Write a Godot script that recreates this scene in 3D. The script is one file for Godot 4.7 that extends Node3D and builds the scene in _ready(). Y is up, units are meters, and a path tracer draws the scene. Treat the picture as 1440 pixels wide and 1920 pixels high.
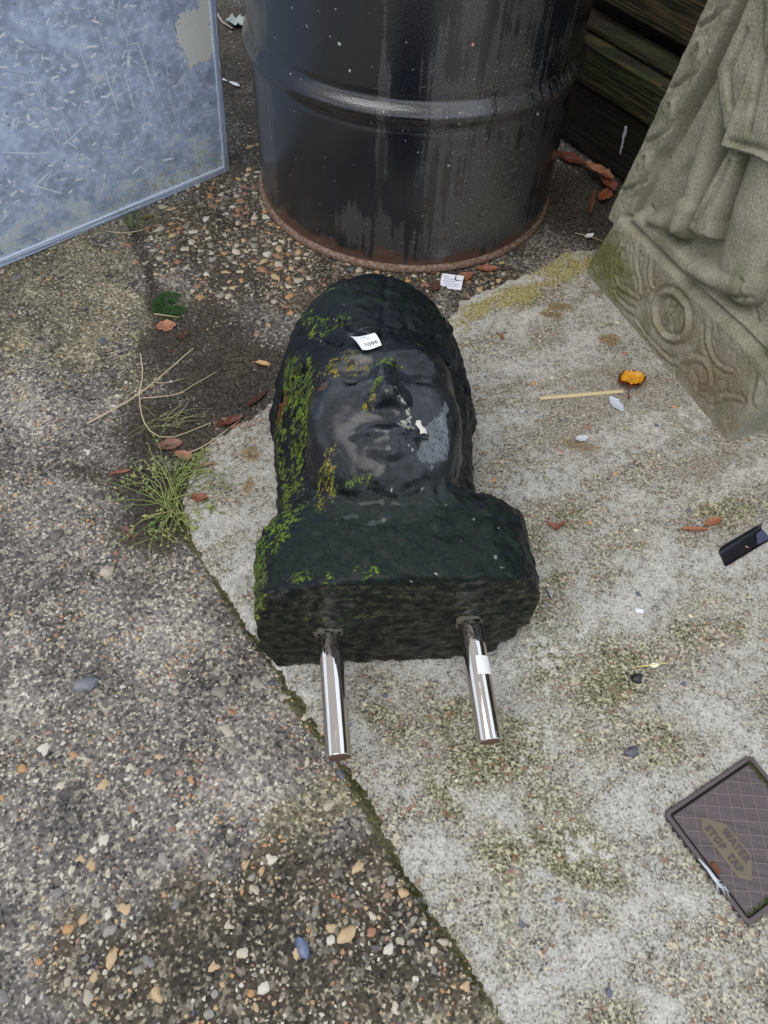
extends Node3D

# ------------------------------------------------------------------ helpers
var used := {}
var rng := RandomNumberGenerator.new()

func numbered(n: String) -> String:
	var k: int = used.get(n, 0)
	used[n] = k + 1
	return n if k == 0 else "%s_%03d" % [n, k]

func tag(o: Node3D, label: String, category: String, group := "", kind := "") -> Node3D:
	if label: o.set_meta("label", label)
	if category: o.set_meta("category", category)
	if group: o.set_meta("group", group)
	if kind: o.set_meta("kind", kind)
	return o

func obj(called: String, mesh: Mesh, material: Material, parent: Node = null) -> MeshInstance3D:
	var o := MeshInstance3D.new()
	o.mesh = mesh
	o.material_override = material
	if parent == null:
		o.name = numbered(called)
		add_child(o, true)
	else:
		o.name = called
		parent.add_child(o, true)
	return o

func thing(called: String, at: Vector3, label: String, category: String, group := "") -> Node3D:
	var o := Node3D.new()
	o.name = numbered(called)
	o.position = at
	add_child(o, true)
	tag(o, label, category, group)
	return o

func mat(c: Color, rough := 0.8, metal := 0.0, spec := 0.5) -> StandardMaterial3D:
	var m := StandardMaterial3D.new()
	m.albedo_color = c
	m.roughness = rough
	m.metallic = metal
	m.metallic_specular = spec
	m.cull_mode = BaseMaterial3D.CULL_DISABLED
	return m

func c8(r: float, g: float, b: float) -> Color:
	return Color(r / 255.0, g / 255.0, b / 255.0)

func noise(sd: int, freq: float, oct := 1, type := FastNoiseLite.TYPE_SIMPLEX_SMOOTH) -> FastNoiseLite:
	var n := FastNoiseLite.new()
	n.seed = sd
	n.frequency = freq
	n.noise_type = type
	n.fractal_type = FastNoiseLite.FRACTAL_FBM if oct > 1 else FastNoiseLite.FRACTAL_NONE
	n.fractal_octaves = oct
	return n

func noise_bytes(n: FastNoiseLite, w: int, h: int) -> PackedByteArray:
	return n.get_image(w, h, false, false, true).get_data()

# one random value per grain, outlines bent so that no cell looks like another
func grain_bytes(sd: int, freq: float, w: int, h: int) -> PackedByteArray:
	var n := noise(sd, freq, 1, FastNoiseLite.TYPE_CELLULAR)
	n.cellular_return_type = FastNoiseLite.RETURN_CELL_VALUE
	n.cellular_jitter = 1.0
	n.domain_warp_enabled = true
	n.domain_warp_amplitude = 0.55 / freq
	n.domain_warp_frequency = freq * 0.8
	n.domain_warp_fractal_octaves = 2
	return n.get_image(w, h, false, false, true).get_data()

func smooth_normals(v: PackedVector3Array, idx: PackedInt32Array) -> PackedVector3Array:
	var n := PackedVector3Array()
	n.resize(v.size())
	for i in range(0, idx.size(), 3):
		var a := idx[i]
		var b := idx[i + 1]
		var c := idx[i + 2]
		var f := (v[c] - v[a]).cross(v[b] - v[a])
		n[a] += f
		n[b] += f
		n[c] += f
	for i in n.size():
		n[i] = n[i].normalized()
	return n

func build(v: PackedVector3Array, idx: PackedInt32Array, uv := PackedVector2Array(), col := PackedColorArray(), nrm := PackedVector3Array()) -> ArrayMesh:
	var a := []
	a.resize(Mesh.ARRAY_MAX)
	a[Mesh.ARRAY_VERTEX] = v
	a[Mesh.ARRAY_NORMAL] = nrm if nrm.size() else smooth_normals(v, idx)
	if uv.size(): a[Mesh.ARRAY_TEX_UV] = uv
	if col.size(): a[Mesh.ARRAY_COLOR] = col
	a[Mesh.ARRAY_INDEX] = idx
	var m := ArrayMesh.new()
	m.add_surface_from_arrays(Mesh.PRIMITIVE_TRIANGLES, a)
	return m

# a grid of nx * ny points given as rows; front face on the side that (across x along) points away from
func grid_index(nx: int, ny: int, flip := false) -> PackedInt32Array:
	var idx := PackedInt32Array()
	for j in ny - 1:
		for i in nx - 1:
			var a := j * nx + i
			if flip:
				idx.append_array([a, a + nx, a + 1, a + 1, a + nx, a + nx + 1])
			else:
				idx.append_array([a, a + 1, a + nx, a + 1, a + nx + 1, a + nx])
	return idx

func seg_dist(p: Vector2, a: Vector2, b: Vector2) -> float:
	var ab := b - a
	var t := clampf((p - a).dot(ab) / maxf(ab.length_squared(), 1e-12), 0, 1)
	return p.distance_to(a + ab * t)

func line_dist(p: Vector2, pts: PackedVector2Array) -> float:
	var d := 1e9
	for i in pts.size() - 1:
		d = minf(d, seg_dist(p, pts[i], pts[i + 1]))
	return d

func poly_sd(p: Vector2, pts: PackedVector2Array) -> float:   # > 0 inside
	var d := 1e9
	for i in pts.size():
		d = minf(d, seg_dist(p, pts[i], pts[(i + 1) % pts.size()]))
	return d if Geometry2D.is_point_in_polygon(p, pts) else -d

func pv(list: Array) -> PackedVector2Array:
	var o := PackedVector2Array()
	for i in range(0, list.size(), 2):
		o.append(Vector2(list[i], list[i + 1]))
	return o

# bevelled box, centred on its own middle
func bevel_box(size: Vector3, r: float) -> ArrayMesh:
	var st := SurfaceTool.new()
	st.begin(Mesh.PRIMITIVE_TRIANGLES)
	st.set_smooth_group(-1)
	var h := size / 2
	var faces := []
	for ax in 3:
		for s in [-1.0, 1.0]:
			var b := (ax + 1) % 3
			var c := (ax + 2) % 3
			var q := []
			for k in [[-1, -1], [1, -1], [1, 1], [-1, 1]]:
				var p := Vector3()
				p[ax] = s * h[ax]
				p[b] = k[0] * (h[b] - r)
				p[c] = k[1] * (h[c] - r)
				q.append(p)
			faces.append(q)
	for ax in 3:                                     # edge chamfers along ax
		var b := (ax + 1) % 3
		var c := (ax + 2) % 3
		for sb in [-1.0, 1.0]:
			for sc in [-1.0, 1.0]:
				var q := []
				for k in [[-1, 0], [1, 0], [1, 1], [-1, 1]]:
					var p := Vector3()
					p[ax] = k[0] * (h[ax] - r)
					p[b] = sb * (h[b] - (0.0 if k[1] == 0 else r))
					p[c] = sc * (h[c] - (r if k[1] == 0 else 0.0))
					q.append(p)
				faces.append(q)
	for sx in [-1.0, 1.0]:
		for sy in [-1.0, 1.0]:
			for sz in [-1.0, 1.0]:
				faces.append([Vector3(sx * h.x, sy * (h.y - r), sz * (h.z - r)), Vector3(sx * (h.x - r), sy * h.y, sz * (h.z - r)), Vector3(sx * (h.x - r), sy * (h.y - r), sz * h.z)])
	for q in faces:
		var mid := Vector3()
		for p in q: mid += p
		var nn: Vector3 = (q[2] - q[0]).cross(q[1] - q[0])
		var order = q
		if nn.dot(mid) < 0:
			order = q.duplicate()
			order.reverse()
		for k in range(1, order.size() - 1):
			for p in [order[0], order[k], order[k + 1]]:
				st.set_uv(Vector2(p.x + p.z, p.y))
				st.add_vertex(p)
	st.generate_normals()
	return st.commit()

# a tube along points, with radii; capped
func tube(pts: Array, radii: Array, sides := 6) -> ArrayMesh:
	var v := PackedVector3Array()
	var idx := PackedInt32Array()
	add_tube(v, idx, pts, radii, sides)
	return build(v, idx)

func add_tube(v: PackedVector3Array, idx: PackedInt32Array, pts: Array, radii: Array, sides := 6) -> void:
	var base := v.size()
	for i in pts.size():
		var t: Vector3 = (pts[mini(i + 1, pts.size() - 1)] - pts[maxi(i - 1, 0)]).normalized()
		var side := t.cross(Vector3.UP if absf(t.y) < 0.9 else Vector3.RIGHT).normalized()
		var up := side.cross(t)
		for k in sides:
			var a := TAU * k / sides
			v.append(pts[i] + (side * cos(a) + up * sin(a)) * radii[i])
	for i in pts.size() - 1:
		for k in sides:
			var a := base + i * sides + k
			var b := base + i * sides + (k + 1) % sides
			idx.append_array([a, b, a + sides, b, b + sides, a + sides])
	for k in range(1, sides - 1):
		idx.append_array([base, base + k + 1, base + k])
		var e := base + (pts.size() - 1) * sides
		idx.append_array([e, e + k, e + k + 1])

# a surface of revolution about y from a profile of (radius, height); u turns with the angle from +z, v is the height
func lathe(profile: PackedVector2Array, sides: int, height: float, flat := false) -> ArrayMesh:
	var v := PackedVector3Array()
	var uv := PackedVector2Array()
	for p in profile:
		for k in sides + 1:
			var a := TAU * k / sides - PI
			v.append(Vector3(sin(a) * p.x, p.y, cos(a) * p.x))
			uv.append(Vector2(float(k) / sides, 1.0 - p.y / height))
	var idx := grid_index(sides + 1, profile.size(), true)
	return build(v, idx, uv)

func disc_image(im: Image, x: float, y: float, r: float, c: Color) -> void:
	for j in range(int(y - r), int(y + r) + 1):
		for i in range(int(x - r), int(x + r) + 1):
			if i >= 0 and j >= 0 and i < im.get_width() and j < im.get_height() and Vector2(i - x, j - y).length() <= r:
				im.set_pixel(i, j, c)

func stroke(im: Image, a: Vector2, b: Vector2, r: float, c: Color) -> void:
	var n := int(a.distance_to(b) / maxf(0.5, r * 0.6)) + 1
	for k in n + 1:
		var t := float(k) / n
		disc_image(im, lerpf(a.x, b.x, t), lerpf(a.y, b.y, t), r * (0.35 + 0.65 * sin(PI * (0.15 + 0.7 * t))), c)

# blobs [x, y, rx, ry, turn, value 0..1] drawn on a coarse picture of the rectangle and enlarged smoothly
func blob_mask(rect: Rect2, w: int, h: int, blobs: Array, coarse := 160) -> PackedByteArray:
	var cw := coarse
	var ch := int(coarse * float(h) / w)
	var b := PackedByteArray()
	b.resize(cw * ch)
	for j in ch:
		for i in cw:
			var p := rect.position + rect.size * Vector2((i + 0.5) / cw, (j + 0.5) / ch)
			var s := 0.0
			for e in blobs:
				var q := (p - Vector2(e[0], e[1])).rotated(-e[4])
				var d := Vector2(q.x / e[2], q.y / e[3]).length()
				s = maxf(s, e[5] * clampf(1.5 - d, 0, 1))
			b[j * cw + i] = int(255 * clampf(s, 0, 1))
	var im := Image.create_from_data(cw, ch, false, Image.FORMAT_L8, b)
	im.resize(w, h, Image.INTERPOLATE_CUBIC)
	return im.get_data()

func poly_mask(rect: Rect2, w: int, h: int, poly: PackedVector2Array, soft: float, coarse := 160) -> PackedByteArray:   # 128 on the outline
	var cw := coarse
	var ch := int(coarse * float(h) / w)
	var b := PackedByteArray()
	b.resize(cw * ch)
	for j in ch:
		for i in cw:
			var p := rect.position + rect.size * Vector2((i + 0.5) / cw, (j + 0.5) / ch)
			b[j * cw + i] = int(clampf(128 + 127 * poly_sd(p, poly) / soft, 0, 255))
	var im := Image.create_from_data(cw, ch, false, Image.FORMAT_L8, b)
	im.resize(w, h, Image.INTERPOLATE_CUBIC)
	return im.get_data()

func tex(im: Image) -> ImageTexture:
	return ImageTexture.create_from_image(im)

func bump(h: PackedByteArray, w: int, ht: int, k: float) -> ImageTexture:
	var im := Image.create_from_data(w, ht, false, Image.FORMAT_L8, h)
	im.convert(Image.FORMAT_RGB8)
	im.bump_map_to_normal_map(k)
	return tex(im)

# ------------------------------------------------------------------ scene
func _ready() -> void:
	rng.seed = 11
	set_view_and_light()
	make_ground()
	make_fence()
	make_tank()
	make_drum()
	make_relief()
	make_bust()
	make_cover()
	make_plants()
	make_litter()

func set_view_and_light() -> void:
	var cam := Camera3D.new()
	cam.name = "camera"
	cam.basis = Basis(Vector3.RIGHT, deg_to_rad(-54.0)) * Basis(Vector3.BACK, deg_to_rad(4.2))
	cam.position = Vector3(0, 0.87, 0)
	cam.fov = 67.3
	cam.near = 0.05
	cam.far = 300.0
	add_child(cam)
	var sky_mat := ProceduralSkyMaterial.new()
	sky_mat.sky_top_color = Color(0.90, 0.945, 1.0)
	sky_mat.sky_horizon_color = Color(0.74, 0.77, 0.82)
	sky_mat.sky_curve = 0.25
	sky_mat.ground_bottom_color = Color(0.33, 0.32, 0.30)
	sky_mat.ground_horizon_color = Color(0.42, 0.41, 0.40)
	sky_mat.sun_angle_max = 1.0
	var sky := Sky.new()
	sky.sky_material = sky_mat
	var env := Environment.new()
	env.background_mode = Environment.BG_SKY
	env.sky = sky
	env.tonemap_mode = Environment.TONE_MAPPER_LINEAR
	env.tonemap_exposure = 1.70
	env.sdfgi_enabled = true
	env.ssao_enabled = true
	env.ssil_enabled = true
	var we := WorldEnvironment.new()
	we.name = "environment"
	we.environment = env
	add_child(we)
	var sun := DirectionalLight3D.new()
	sun.name = "sun"
	sun.light_energy = 0.36
	sun.light_color = Color(1.0, 0.995, 0.985)
	sun.light_angular_distance = 50.0
	sun.shadow_enabled = true
	sun.rotation_degrees = Vector3(-62, -38, 0)
	add_child(sun)

# ------------------------------------------------------------------ ground
var EDGE := pv([0.156, -0.027, 0.148, -0.044, 0.129, -0.073, 0.1, -0.11, 0.067, -0.149, 0.038, -0.188, 0.005, -0.246, -0.028, -0.288, -0.063, -0.326, -0.131, -0.406,
	-0.18, -0.465, -0.229, -0.524, -0.27, -0.585, -0.281, -0.616, -0.283, -0.682, -0.274, -0.713, -0.261, -0.746, -0.226, -0.776, -0.178, -0.837, -0.08, -0.93, 0.06, -1.02, 0.085, -1.05, 0.108, -1.105,
	0.181, -1.161, 0.241, -1.207, 0.305, -1.271, 0.42, -1.30])
var SLAB: PackedVector2Array
var PATH_RECT := Rect2(-1.15, -2.32, 1.8, 2.36)
var SLAB_RECT := Rect2(-0.32, -1.36, 1.0, 1.48)
const PATH_Y := -0.007
var pebble_meshes := []

func pebble_mesh(sd: int) -> ArrayMesh:
	var n := noise(sd, 0.9)
	var v := PackedVector3Array()
	var cols := 8
	var rows := 5
	for j in rows:
		for i in cols + 1:
			var th := PI * j / (rows - 1)
			var ph := TAU * (i % cols) / cols
			var d := Vector3(sin(th) * cos(ph), cos(th), sin(th) * sin(ph))
			v.append(d * (1.0 + 0.55 * n.get_noise_3dv(d * 1.3)))
	return build(v, grid_index(cols + 1, rows, true))

func make_ground() -> void:
	SLAB = EDGE.duplicate()
	SLAB.append_array(pv([1.25, -1.30, 1.25, 0.14, 0.21, 0.14]))
	var g := PlaneMesh.new()
	g.size = Vector2(160, 160)
	var go := obj("ground", g, mat(c8(112, 106, 96), 0.95))
	go.position.y = -0.05
	tag(go, "grey brown yard ground stretching away around the concrete", "ground", "", "structure")
	make_path()
	make_slab()

func make_path() -> void:
	var w := 1370
	var h := 1796
	var R := PATH_RECT
	var A := noise_bytes(noise(1, 0.22, 3), w, h)
	var B := noise_bytes(noise(2, 0.12, 2), w, h)
	var C := noise_bytes(noise(3, 0.012, 4), w, h)
	var D := grain_bytes(4, 0.50, w, h)
	var D2 := grain_bytes(5, 0.20, w, h)
	var soil := blob_mask(R, w, h, [[-0.26, -0.87, 0.11, 0.12, 0.3, 1.0], [-0.33, -0.76, 0.075, 0.09, 0.2, 1.0], [-0.325, -0.655, 0.075, 0.045, 0, 0.9], [-0.42, -0.67, 0.07, 0.02, 0.1, 0.6],
		[-0.36, -0.95, 0.06, 0.09, 0.2, 0.9], [-0.31, -0.60, 0.06, 0.06, 0, 0.9], [-0.42, -1.05, 0.016, 0.12, -0.36, 0.85], [-0.485, -1.2, 0.014, 0.10, -0.38, 0.7], [-0.30, -1.0, 0.08, 0.06, 0, 0.8], [-0.30, -1.12, 0.05, 0.06, 0, 0.5], [-0.33, -1.55, 0.07, 0.10, 0, 0.7],
		[-0.15, -0.9, 0.10, 0.1, 0, 0.7], [-0.46, -2.05, 0.22, 0.35, 0, 0.95], [-0.36, -1.78, 0.12, 0.2, 0, 0.7], [0.38, -1.45, 0.12, 0.17, 0.5, 1.0], [0.2, -1.27, 0.07, 0.05, 0.4, 0.6], [-0.02, -1.1, 0.12, 0.10, 0, 0.6],
		[-0.25, -0.57, 0.02, 0.05, -0.5, 0.5]])
	var gravel := blob_mask(R, w, h, [[-0.25, -1.22, 0.24, 0.17, 0.4, 1.0], [-0.32, -1.45, 0.14, 0.14, 0, 0.9], [-0.05, -1.2, 0.2, 0.12, 0, 1.0], [0.0, -0.12, 0.22, 0.10, -0.3, 0.85], [0.13, -1.18, 0.1, 0.1, 0, 0.8], [-0.12, -0.07, 0.16, 0.08, 0, 0.9]])
	var olive := blob_mask(R, w, h, [[-0.62, -1.07, 0.22, 0.20, 0, 0.9], [-0.5, -1.0, 0.14, 0.10, 0, 0.8], [-0.75, -0.95, 0.2, 0.2, 0, 0.7], [-0.42, -1.25, 0.12, 0.1, 0.3, 0.8], [-0.5, -0.9, 0.1, 0.05, 0.2, 0.9], [-0.42, -0.86, 0.05, 0.04, 0, 0.9],
		[-0.05, -0.22, 0.04, 0.14, 0.7, 0.7], [0.05, -0.11, 0.08, 0.06, 0, 0.8], [-0.28, -1.4, 0.07, 0.1, 0, 0.5], [0.1, -0.06, 0.08, 0.06, 0, 0.8], [-0.1, -0.12, 0.06, 0.05, 0, 0.6]])
	var pale := blob_mask(R, w, h, [[-0.24, -0.46, 0.07, 0.06, 0, 0.8], [-0.2, -0.40, 0.10, 0.06, 0.5, 0.8], [-0.45, -0.35, 0.14, 0.14, 0, 0.5], [-0.14, -0.22, 0.08, 0.05, 0, 0.7], [-0.2, -0.12, 0.06, 0.03, 0.5, 0.7], [-0.58, -0.78, 0.1, 0.12, 0, 0.6], [-0.52, -1.05, 0.08, 0.05, 0, 0.6]])
	var rgb := PackedByteArray()
	rgb.resize(w * h * 3)
	var hh := PackedByteArray()
	hh.resize(w * h)
	var joint := edge_mask(R, w, h)
	rgb.fill(104)
	hh.fill(128)
	for row in h:
		var rz := R.position.y + R.size.y * (row + 0.5) / h
		var x1 := 0.65
		if rz > -1.0:
			x1 = -0.4
			for p in EDGE:
				if absf(p.y - rz) < 0.09: x1 = maxf(x1, p.x + 0.03)
		var from := row * w + clampi(int((-0.56 + 0.37 * rz - R.position.x) / R.size.x * w), 0, w - 1)
		var upto := row * w + clampi(int((x1 - R.position.x) / R.size.x * w), 0, w)
		for i in range(from, upto):
			var k := i * 3
			var a := A[i] - 128.0
			var b := B[i] - 128.0
			var c := C[i] - 128.0
			var s := clampf((soil[i] + c * 0.9 + b * 0.8 + a * 0.7 + (D2[i] - 128) * 0.25 - 118.0) / 44.0, 0.0, 1.0)
			var o := clampf((olive[i] + c * 1.1 + b * 0.3 - 110.0) / 80.0, 0.0, 1.0)
			var p := clampf((pale[i] + c * 1.2 + b * 0.6 - 110.0) / 90.0, 0.0, 1.0)
			var gr := clampf((gravel[i] + c * 0.9 - 90.0) / 80.0, 0.0, 1.0)
			var t := 0.95 + a * 0.0012 + b * 0.0013 + c * 0.0022 + (D[i] - 128) * 0.0011
			var sp := 0.0
			if D[i] > 205:
				sp = (D[i] - 190) * 0.010
			elif D[i] < 34:
				t -= 0.22
			if D2[i] > 226: sp = maxf(sp, 0.36)
			elif D2[i] < 24: t -= 0.14
			var r := lerpf(114.0, 112.0, o) + 16 * p
			var g := lerpf(108.0, 106.0, o) + 16 * p
			var bl := lerpf(104.0, 86.0, o) + 15 * p
			r = lerpf(r, 66, gr * 0.8)
			g = lerpf(g, 57, gr * 0.8)
			bl = lerpf(bl, 44, gr * 0.8)
			t -= gr * 0.06
			r = lerpf(r, 60 + b * 0.12, s)
			g = lerpf(g, 53 + b * 0.12, s)
			bl = lerpf(bl, 45 + b * 0.1, s)
			sp *= 1.0 - 0.85 * s
			r = r * t + sp * (215 - r)
			g = g * t + sp * (205 - g)
			bl = bl * t + sp * (182 - bl)
			var jm := clampf((joint[i] + c * 0.7 + b * 0.5 - 128.0) / 50.0, 0.0, 1.0) * 0.8
			r = lerpf(r, 68 + a * 0.25, jm)
			g = lerpf(g, 68 + a * 0.25, jm)
			bl = lerpf(bl, 38 + a * 0.12, jm)
			rgb[k] = int(clampf(r, 8, 245))
			rgb[k + 1] = int(clampf(g, 8, 245))
			rgb[k + 2] = int(clampf(bl, 8, 245))
			hh[i] = int(clampf(128 + a * 0.55 + b * 0.5, 0, 255))
	var m := mat(Color.WHITE, 0.88)
	m.albedo_texture = tex(Image.create_from_data(w, h, false, Image.FORMAT_RGB8, rgb))
	m.normal_enabled = true
	m.normal_texture = bump(hh, w, h, 5.0)
	m.normal_scale = 0.9
	# relief of the sheet
	var nx := 226
	var ny := 296
	var v := PackedVector3Array()
	var uv := PackedVector2Array()
	var n1 := noise(21, 9.0, 3)
	var n2 := noise(22, 60.0, 2)
	for j in ny:
		for i in nx:
			var f := Vector2(float(i) / (nx - 1), float(j) / (ny - 1))
			var q := R.position + R.size * f
			var px := clampi(int(f.x * (w - 1)), 0, w - 1) + clampi(int(f.y * (h - 1)), 0, h - 1) * w
			var y := PATH_Y + n1.get_noise_2dv(q) * 0.003 + n2.get_noise_2dv(q) * 0.0012
			y += (soil[px] / 255.0) * (0.002 + n2.get_noise_2dv(q * 1.4) * 0.004)
			v.append(Vector3(q.x, y, q.y))
			uv.append(f)
	var o := obj("aggregate_path", build(v, grid_index(nx, ny), uv), m)
	tag(o, "worn concrete path with exposed pebbles, soil patch and dark damp stains", "path", "", "structure")
	scatter_pebbles(o, soil, gravel, w, h)

# the joint beside the slab where moss holds on, in broken lengths
func edge_mask(R: Rect2, w: int, h: int) -> PackedByteArray:
	var cw := 300
	var ch := int(300.0 * h / w)
	var b := PackedByteArray()
	b.resize(cw * ch)
	for j in ch:
		var z := R.position.y + R.size.y * (j + 0.5) / ch
		if z < -0.62: continue
		var wd := 0.007 + 0.004 * sin(z * 17.0) + 0.003 * sin(z * 53.0 + 1.0)
		for i in cw:
			var p := Vector2(R.position.x + R.size.x * (i + 0.5) / cw, z)
			if p.x > -0.34 and p.x < 0.2:
				b[j * cw + i] = int(clampf(255.0 * (1.25 - line_dist(p, EDGE) / (wd * 1.6)), 0, 255))
	var im := Image.create_from_data(cw, ch, false, Image.FORMAT_L8, b)
	im.resize(w, h, Image.INTERPOLATE_CUBIC)
	return im.get_data()

func scatter_pebbles(path: Node3D, soil: PackedByteArray, gravel: PackedByteArray, w: int, h: int) -> void:
	rng.seed = 5
	for s in 6:
		pebble_meshes.append(pebble_mesh(100 + s * 7))
	var palette := [c8(186, 138, 92), c8(192, 162, 120), c8(178, 166, 146), c8(150, 144, 136), c8(124, 120, 118), c8(92, 94, 106), c8(196, 184, 162), c8(160, 112, 84), c8(150, 122, 98), c8(124, 110, 100), c8(206, 198, 184), c8(164, 128, 114), c8(138, 130, 120), c8(104, 97, 89), c8(52, 45, 38), c8(68, 58, 48), c8(98, 74, 54)]
	for i in palette.size():
		var q: Color = palette[i]
		var l := q.get_luminance()
		palette[i] = q.lerp(Color(l, l, l), 0.12) * 0.93
	var mats := []
	for c in palette:
		mats.append(mat(c, 0.5))
	var all := []
	var R := PATH_RECT
	for t in 64000:
		var z := -rng.randf_range(0.0, 2.42)
		var x := rng.randf_range(-0.40 + 0.37 * z, minf(0.62, 0.34 - 0.3 * z))
		var r1 := rng.randf()
		var r2 := rng.randf()
		var r3 := rng.randf()
		var q := Vector2(x, z)
		if Geometry2D.is_point_in_polygon(q, SLAB):
			continue
		var f := (q - R.position) / R.size
		var px := clampi(int(f.x * (w - 1)), 0, w - 1) + clampi(int(f.y * (h - 1)), 0, h - 1) * w
		var so := soil[px] / 255.0
		var gr := gravel[px] / 255.0
		var crumb := r1 < so * 0.85 * (1.0 - 0.95 * gr)
		var near := clampf((z + 0.36) / 0.2, 0, 1)
		var rad := 0.0013 + 0.0016 * r2 * r2
		if r3 < 0.07:
			rad = 0.0024 + 0.0024 * r2 * r2
		if r3 < 0.42 * gr and z < -0.8:
			rad = 0.0034 + 0.0066 * r2 * r2
		if near > 0 and r3 < 0.15 * near:
			rad = 0.0024 + 0.0052 * r2 * r2 * r2
		if r3 > 0.9985:
			rad = 0.007 + 0.004 * r2
		var ci: int = rng.randi() % 14
		if rad > 0.0029 and gr > 0.4 and z < -0.8 and rng.randf() < 0.62:
			ci = [0, 1, 6, 7, 2][rng.randi() % 5]
		elif rng.randf() < 0.45:
			ci = [2, 6, 12, 3, 10, 1][rng.randi() % 6]
		if crumb:
			rad = 0.001 + 0.0022 * r2 * r2
			ci = 14 if r3 < 0.45 else (15 if r3 < 0.8 else (16 if r3 < 0.93 else ci))
		all.append([rad / Vector3(x, 0.87, z).length(), Vector3(x, PATH_Y, z), rad, ci, rng.randi() % 6, rng.randf() * TAU, rng.randf_range(0.55, 1.0), rng.randf_range(0.7, 1.3)])
	# no big ones on top of each other
	all.sort_custom(func(p, q): return p[0] > q[0])
	var kept := []
	var cells := {}
	for e in all:
		var key := Vector2i(floori(e[1].x / 0.012), floori(e[1].z / 0.012))
		var ok := true
		for dx in [-1, 0, 1]:
			for dy in [-1, 0, 1]:
				for p in cells.get(key + Vector2i(dx, dy), []):
					if p[1].distance_to(e[1]) < (p[2] + e[2]) * 0.95:
						ok = false
		if not ok:
			continue
		if not cells.has(key): cells[key] = []
		cells[key].append(e)
		kept.append(e)
	var mm := []
	for s in 6: mm.append([])
	for i in kept.size():
		var e = kept[i]
		var b := Basis(Vector3.UP, e[5]) * Basis(Vector3.RIGHT, (e[6] - 0.75) * 0.8)
		b = b.scaled_local(Vector3(e[2] * e[7], e[2] * 0.5 * e[6], e[2] / e[7] * 0.95))
		var tr := Transform3D(b, e[1] + Vector3(0, -e[2] * 0.20, 0))
		if i < 300:
			var o := obj("pebble", pebble_meshes[e[4]], mats[e[3]], path)
			o.transform = tr
		else:
			mm[e[4]].append([tr, palette[e[3]]])
	var pm := mat(Color.WHITE, 0.75)
	pm.vertex_color_use_as_albedo = true
	for s in 6:
		var m := MultiMesh.new()
		m.transform_format = MultiMesh.TRANSFORM_3D
		m.use_colors = true
		m.mesh = pebble_meshes[s]
		m.instance_count = mm[s].size()
		for i in mm[s].size():
			m.set_instance_transform(i, mm[s][i][0])
			m.set_instance_color(i, mm[s][i][1].srgb_to_linear())
		var o := MultiMeshInstance3D.new()
		o.multimesh = m
		o.material_override = pm
		o.name = "small_pebbles"
		o.set_meta("kind", "stuff")
		path.add_child(o, true)

# broad sweeps left by the float that smoothed the concrete, running up to the right
func sweep_bytes(w: int, h: int) -> PackedByteArray:
	var n := noise(37, 1.0, 4)
	var cw := 288
	var ch := int(288.0 * h / w)
	var b := PackedByteArray()
	b.resize(cw * ch)
	for j in ch:
		for i in cw:
			var p := Vector2(i, j).rotated(0.52)
			b[j * cw + i] = int(clampf(128 + 210 * n.get_noise_2d(p.x * 0.012 + 3.0 * n.get_noise_2d(p.x * 0.004, p.y * 0.004 + 50.0), p.y * 0.035), 0, 255))
	var im := Image.create_from_data(cw, ch, false, Image.FORMAT_L8, b)
	im.resize(w, h, Image.INTERPOLATE_CUBIC)
	return im.get_data()

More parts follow.
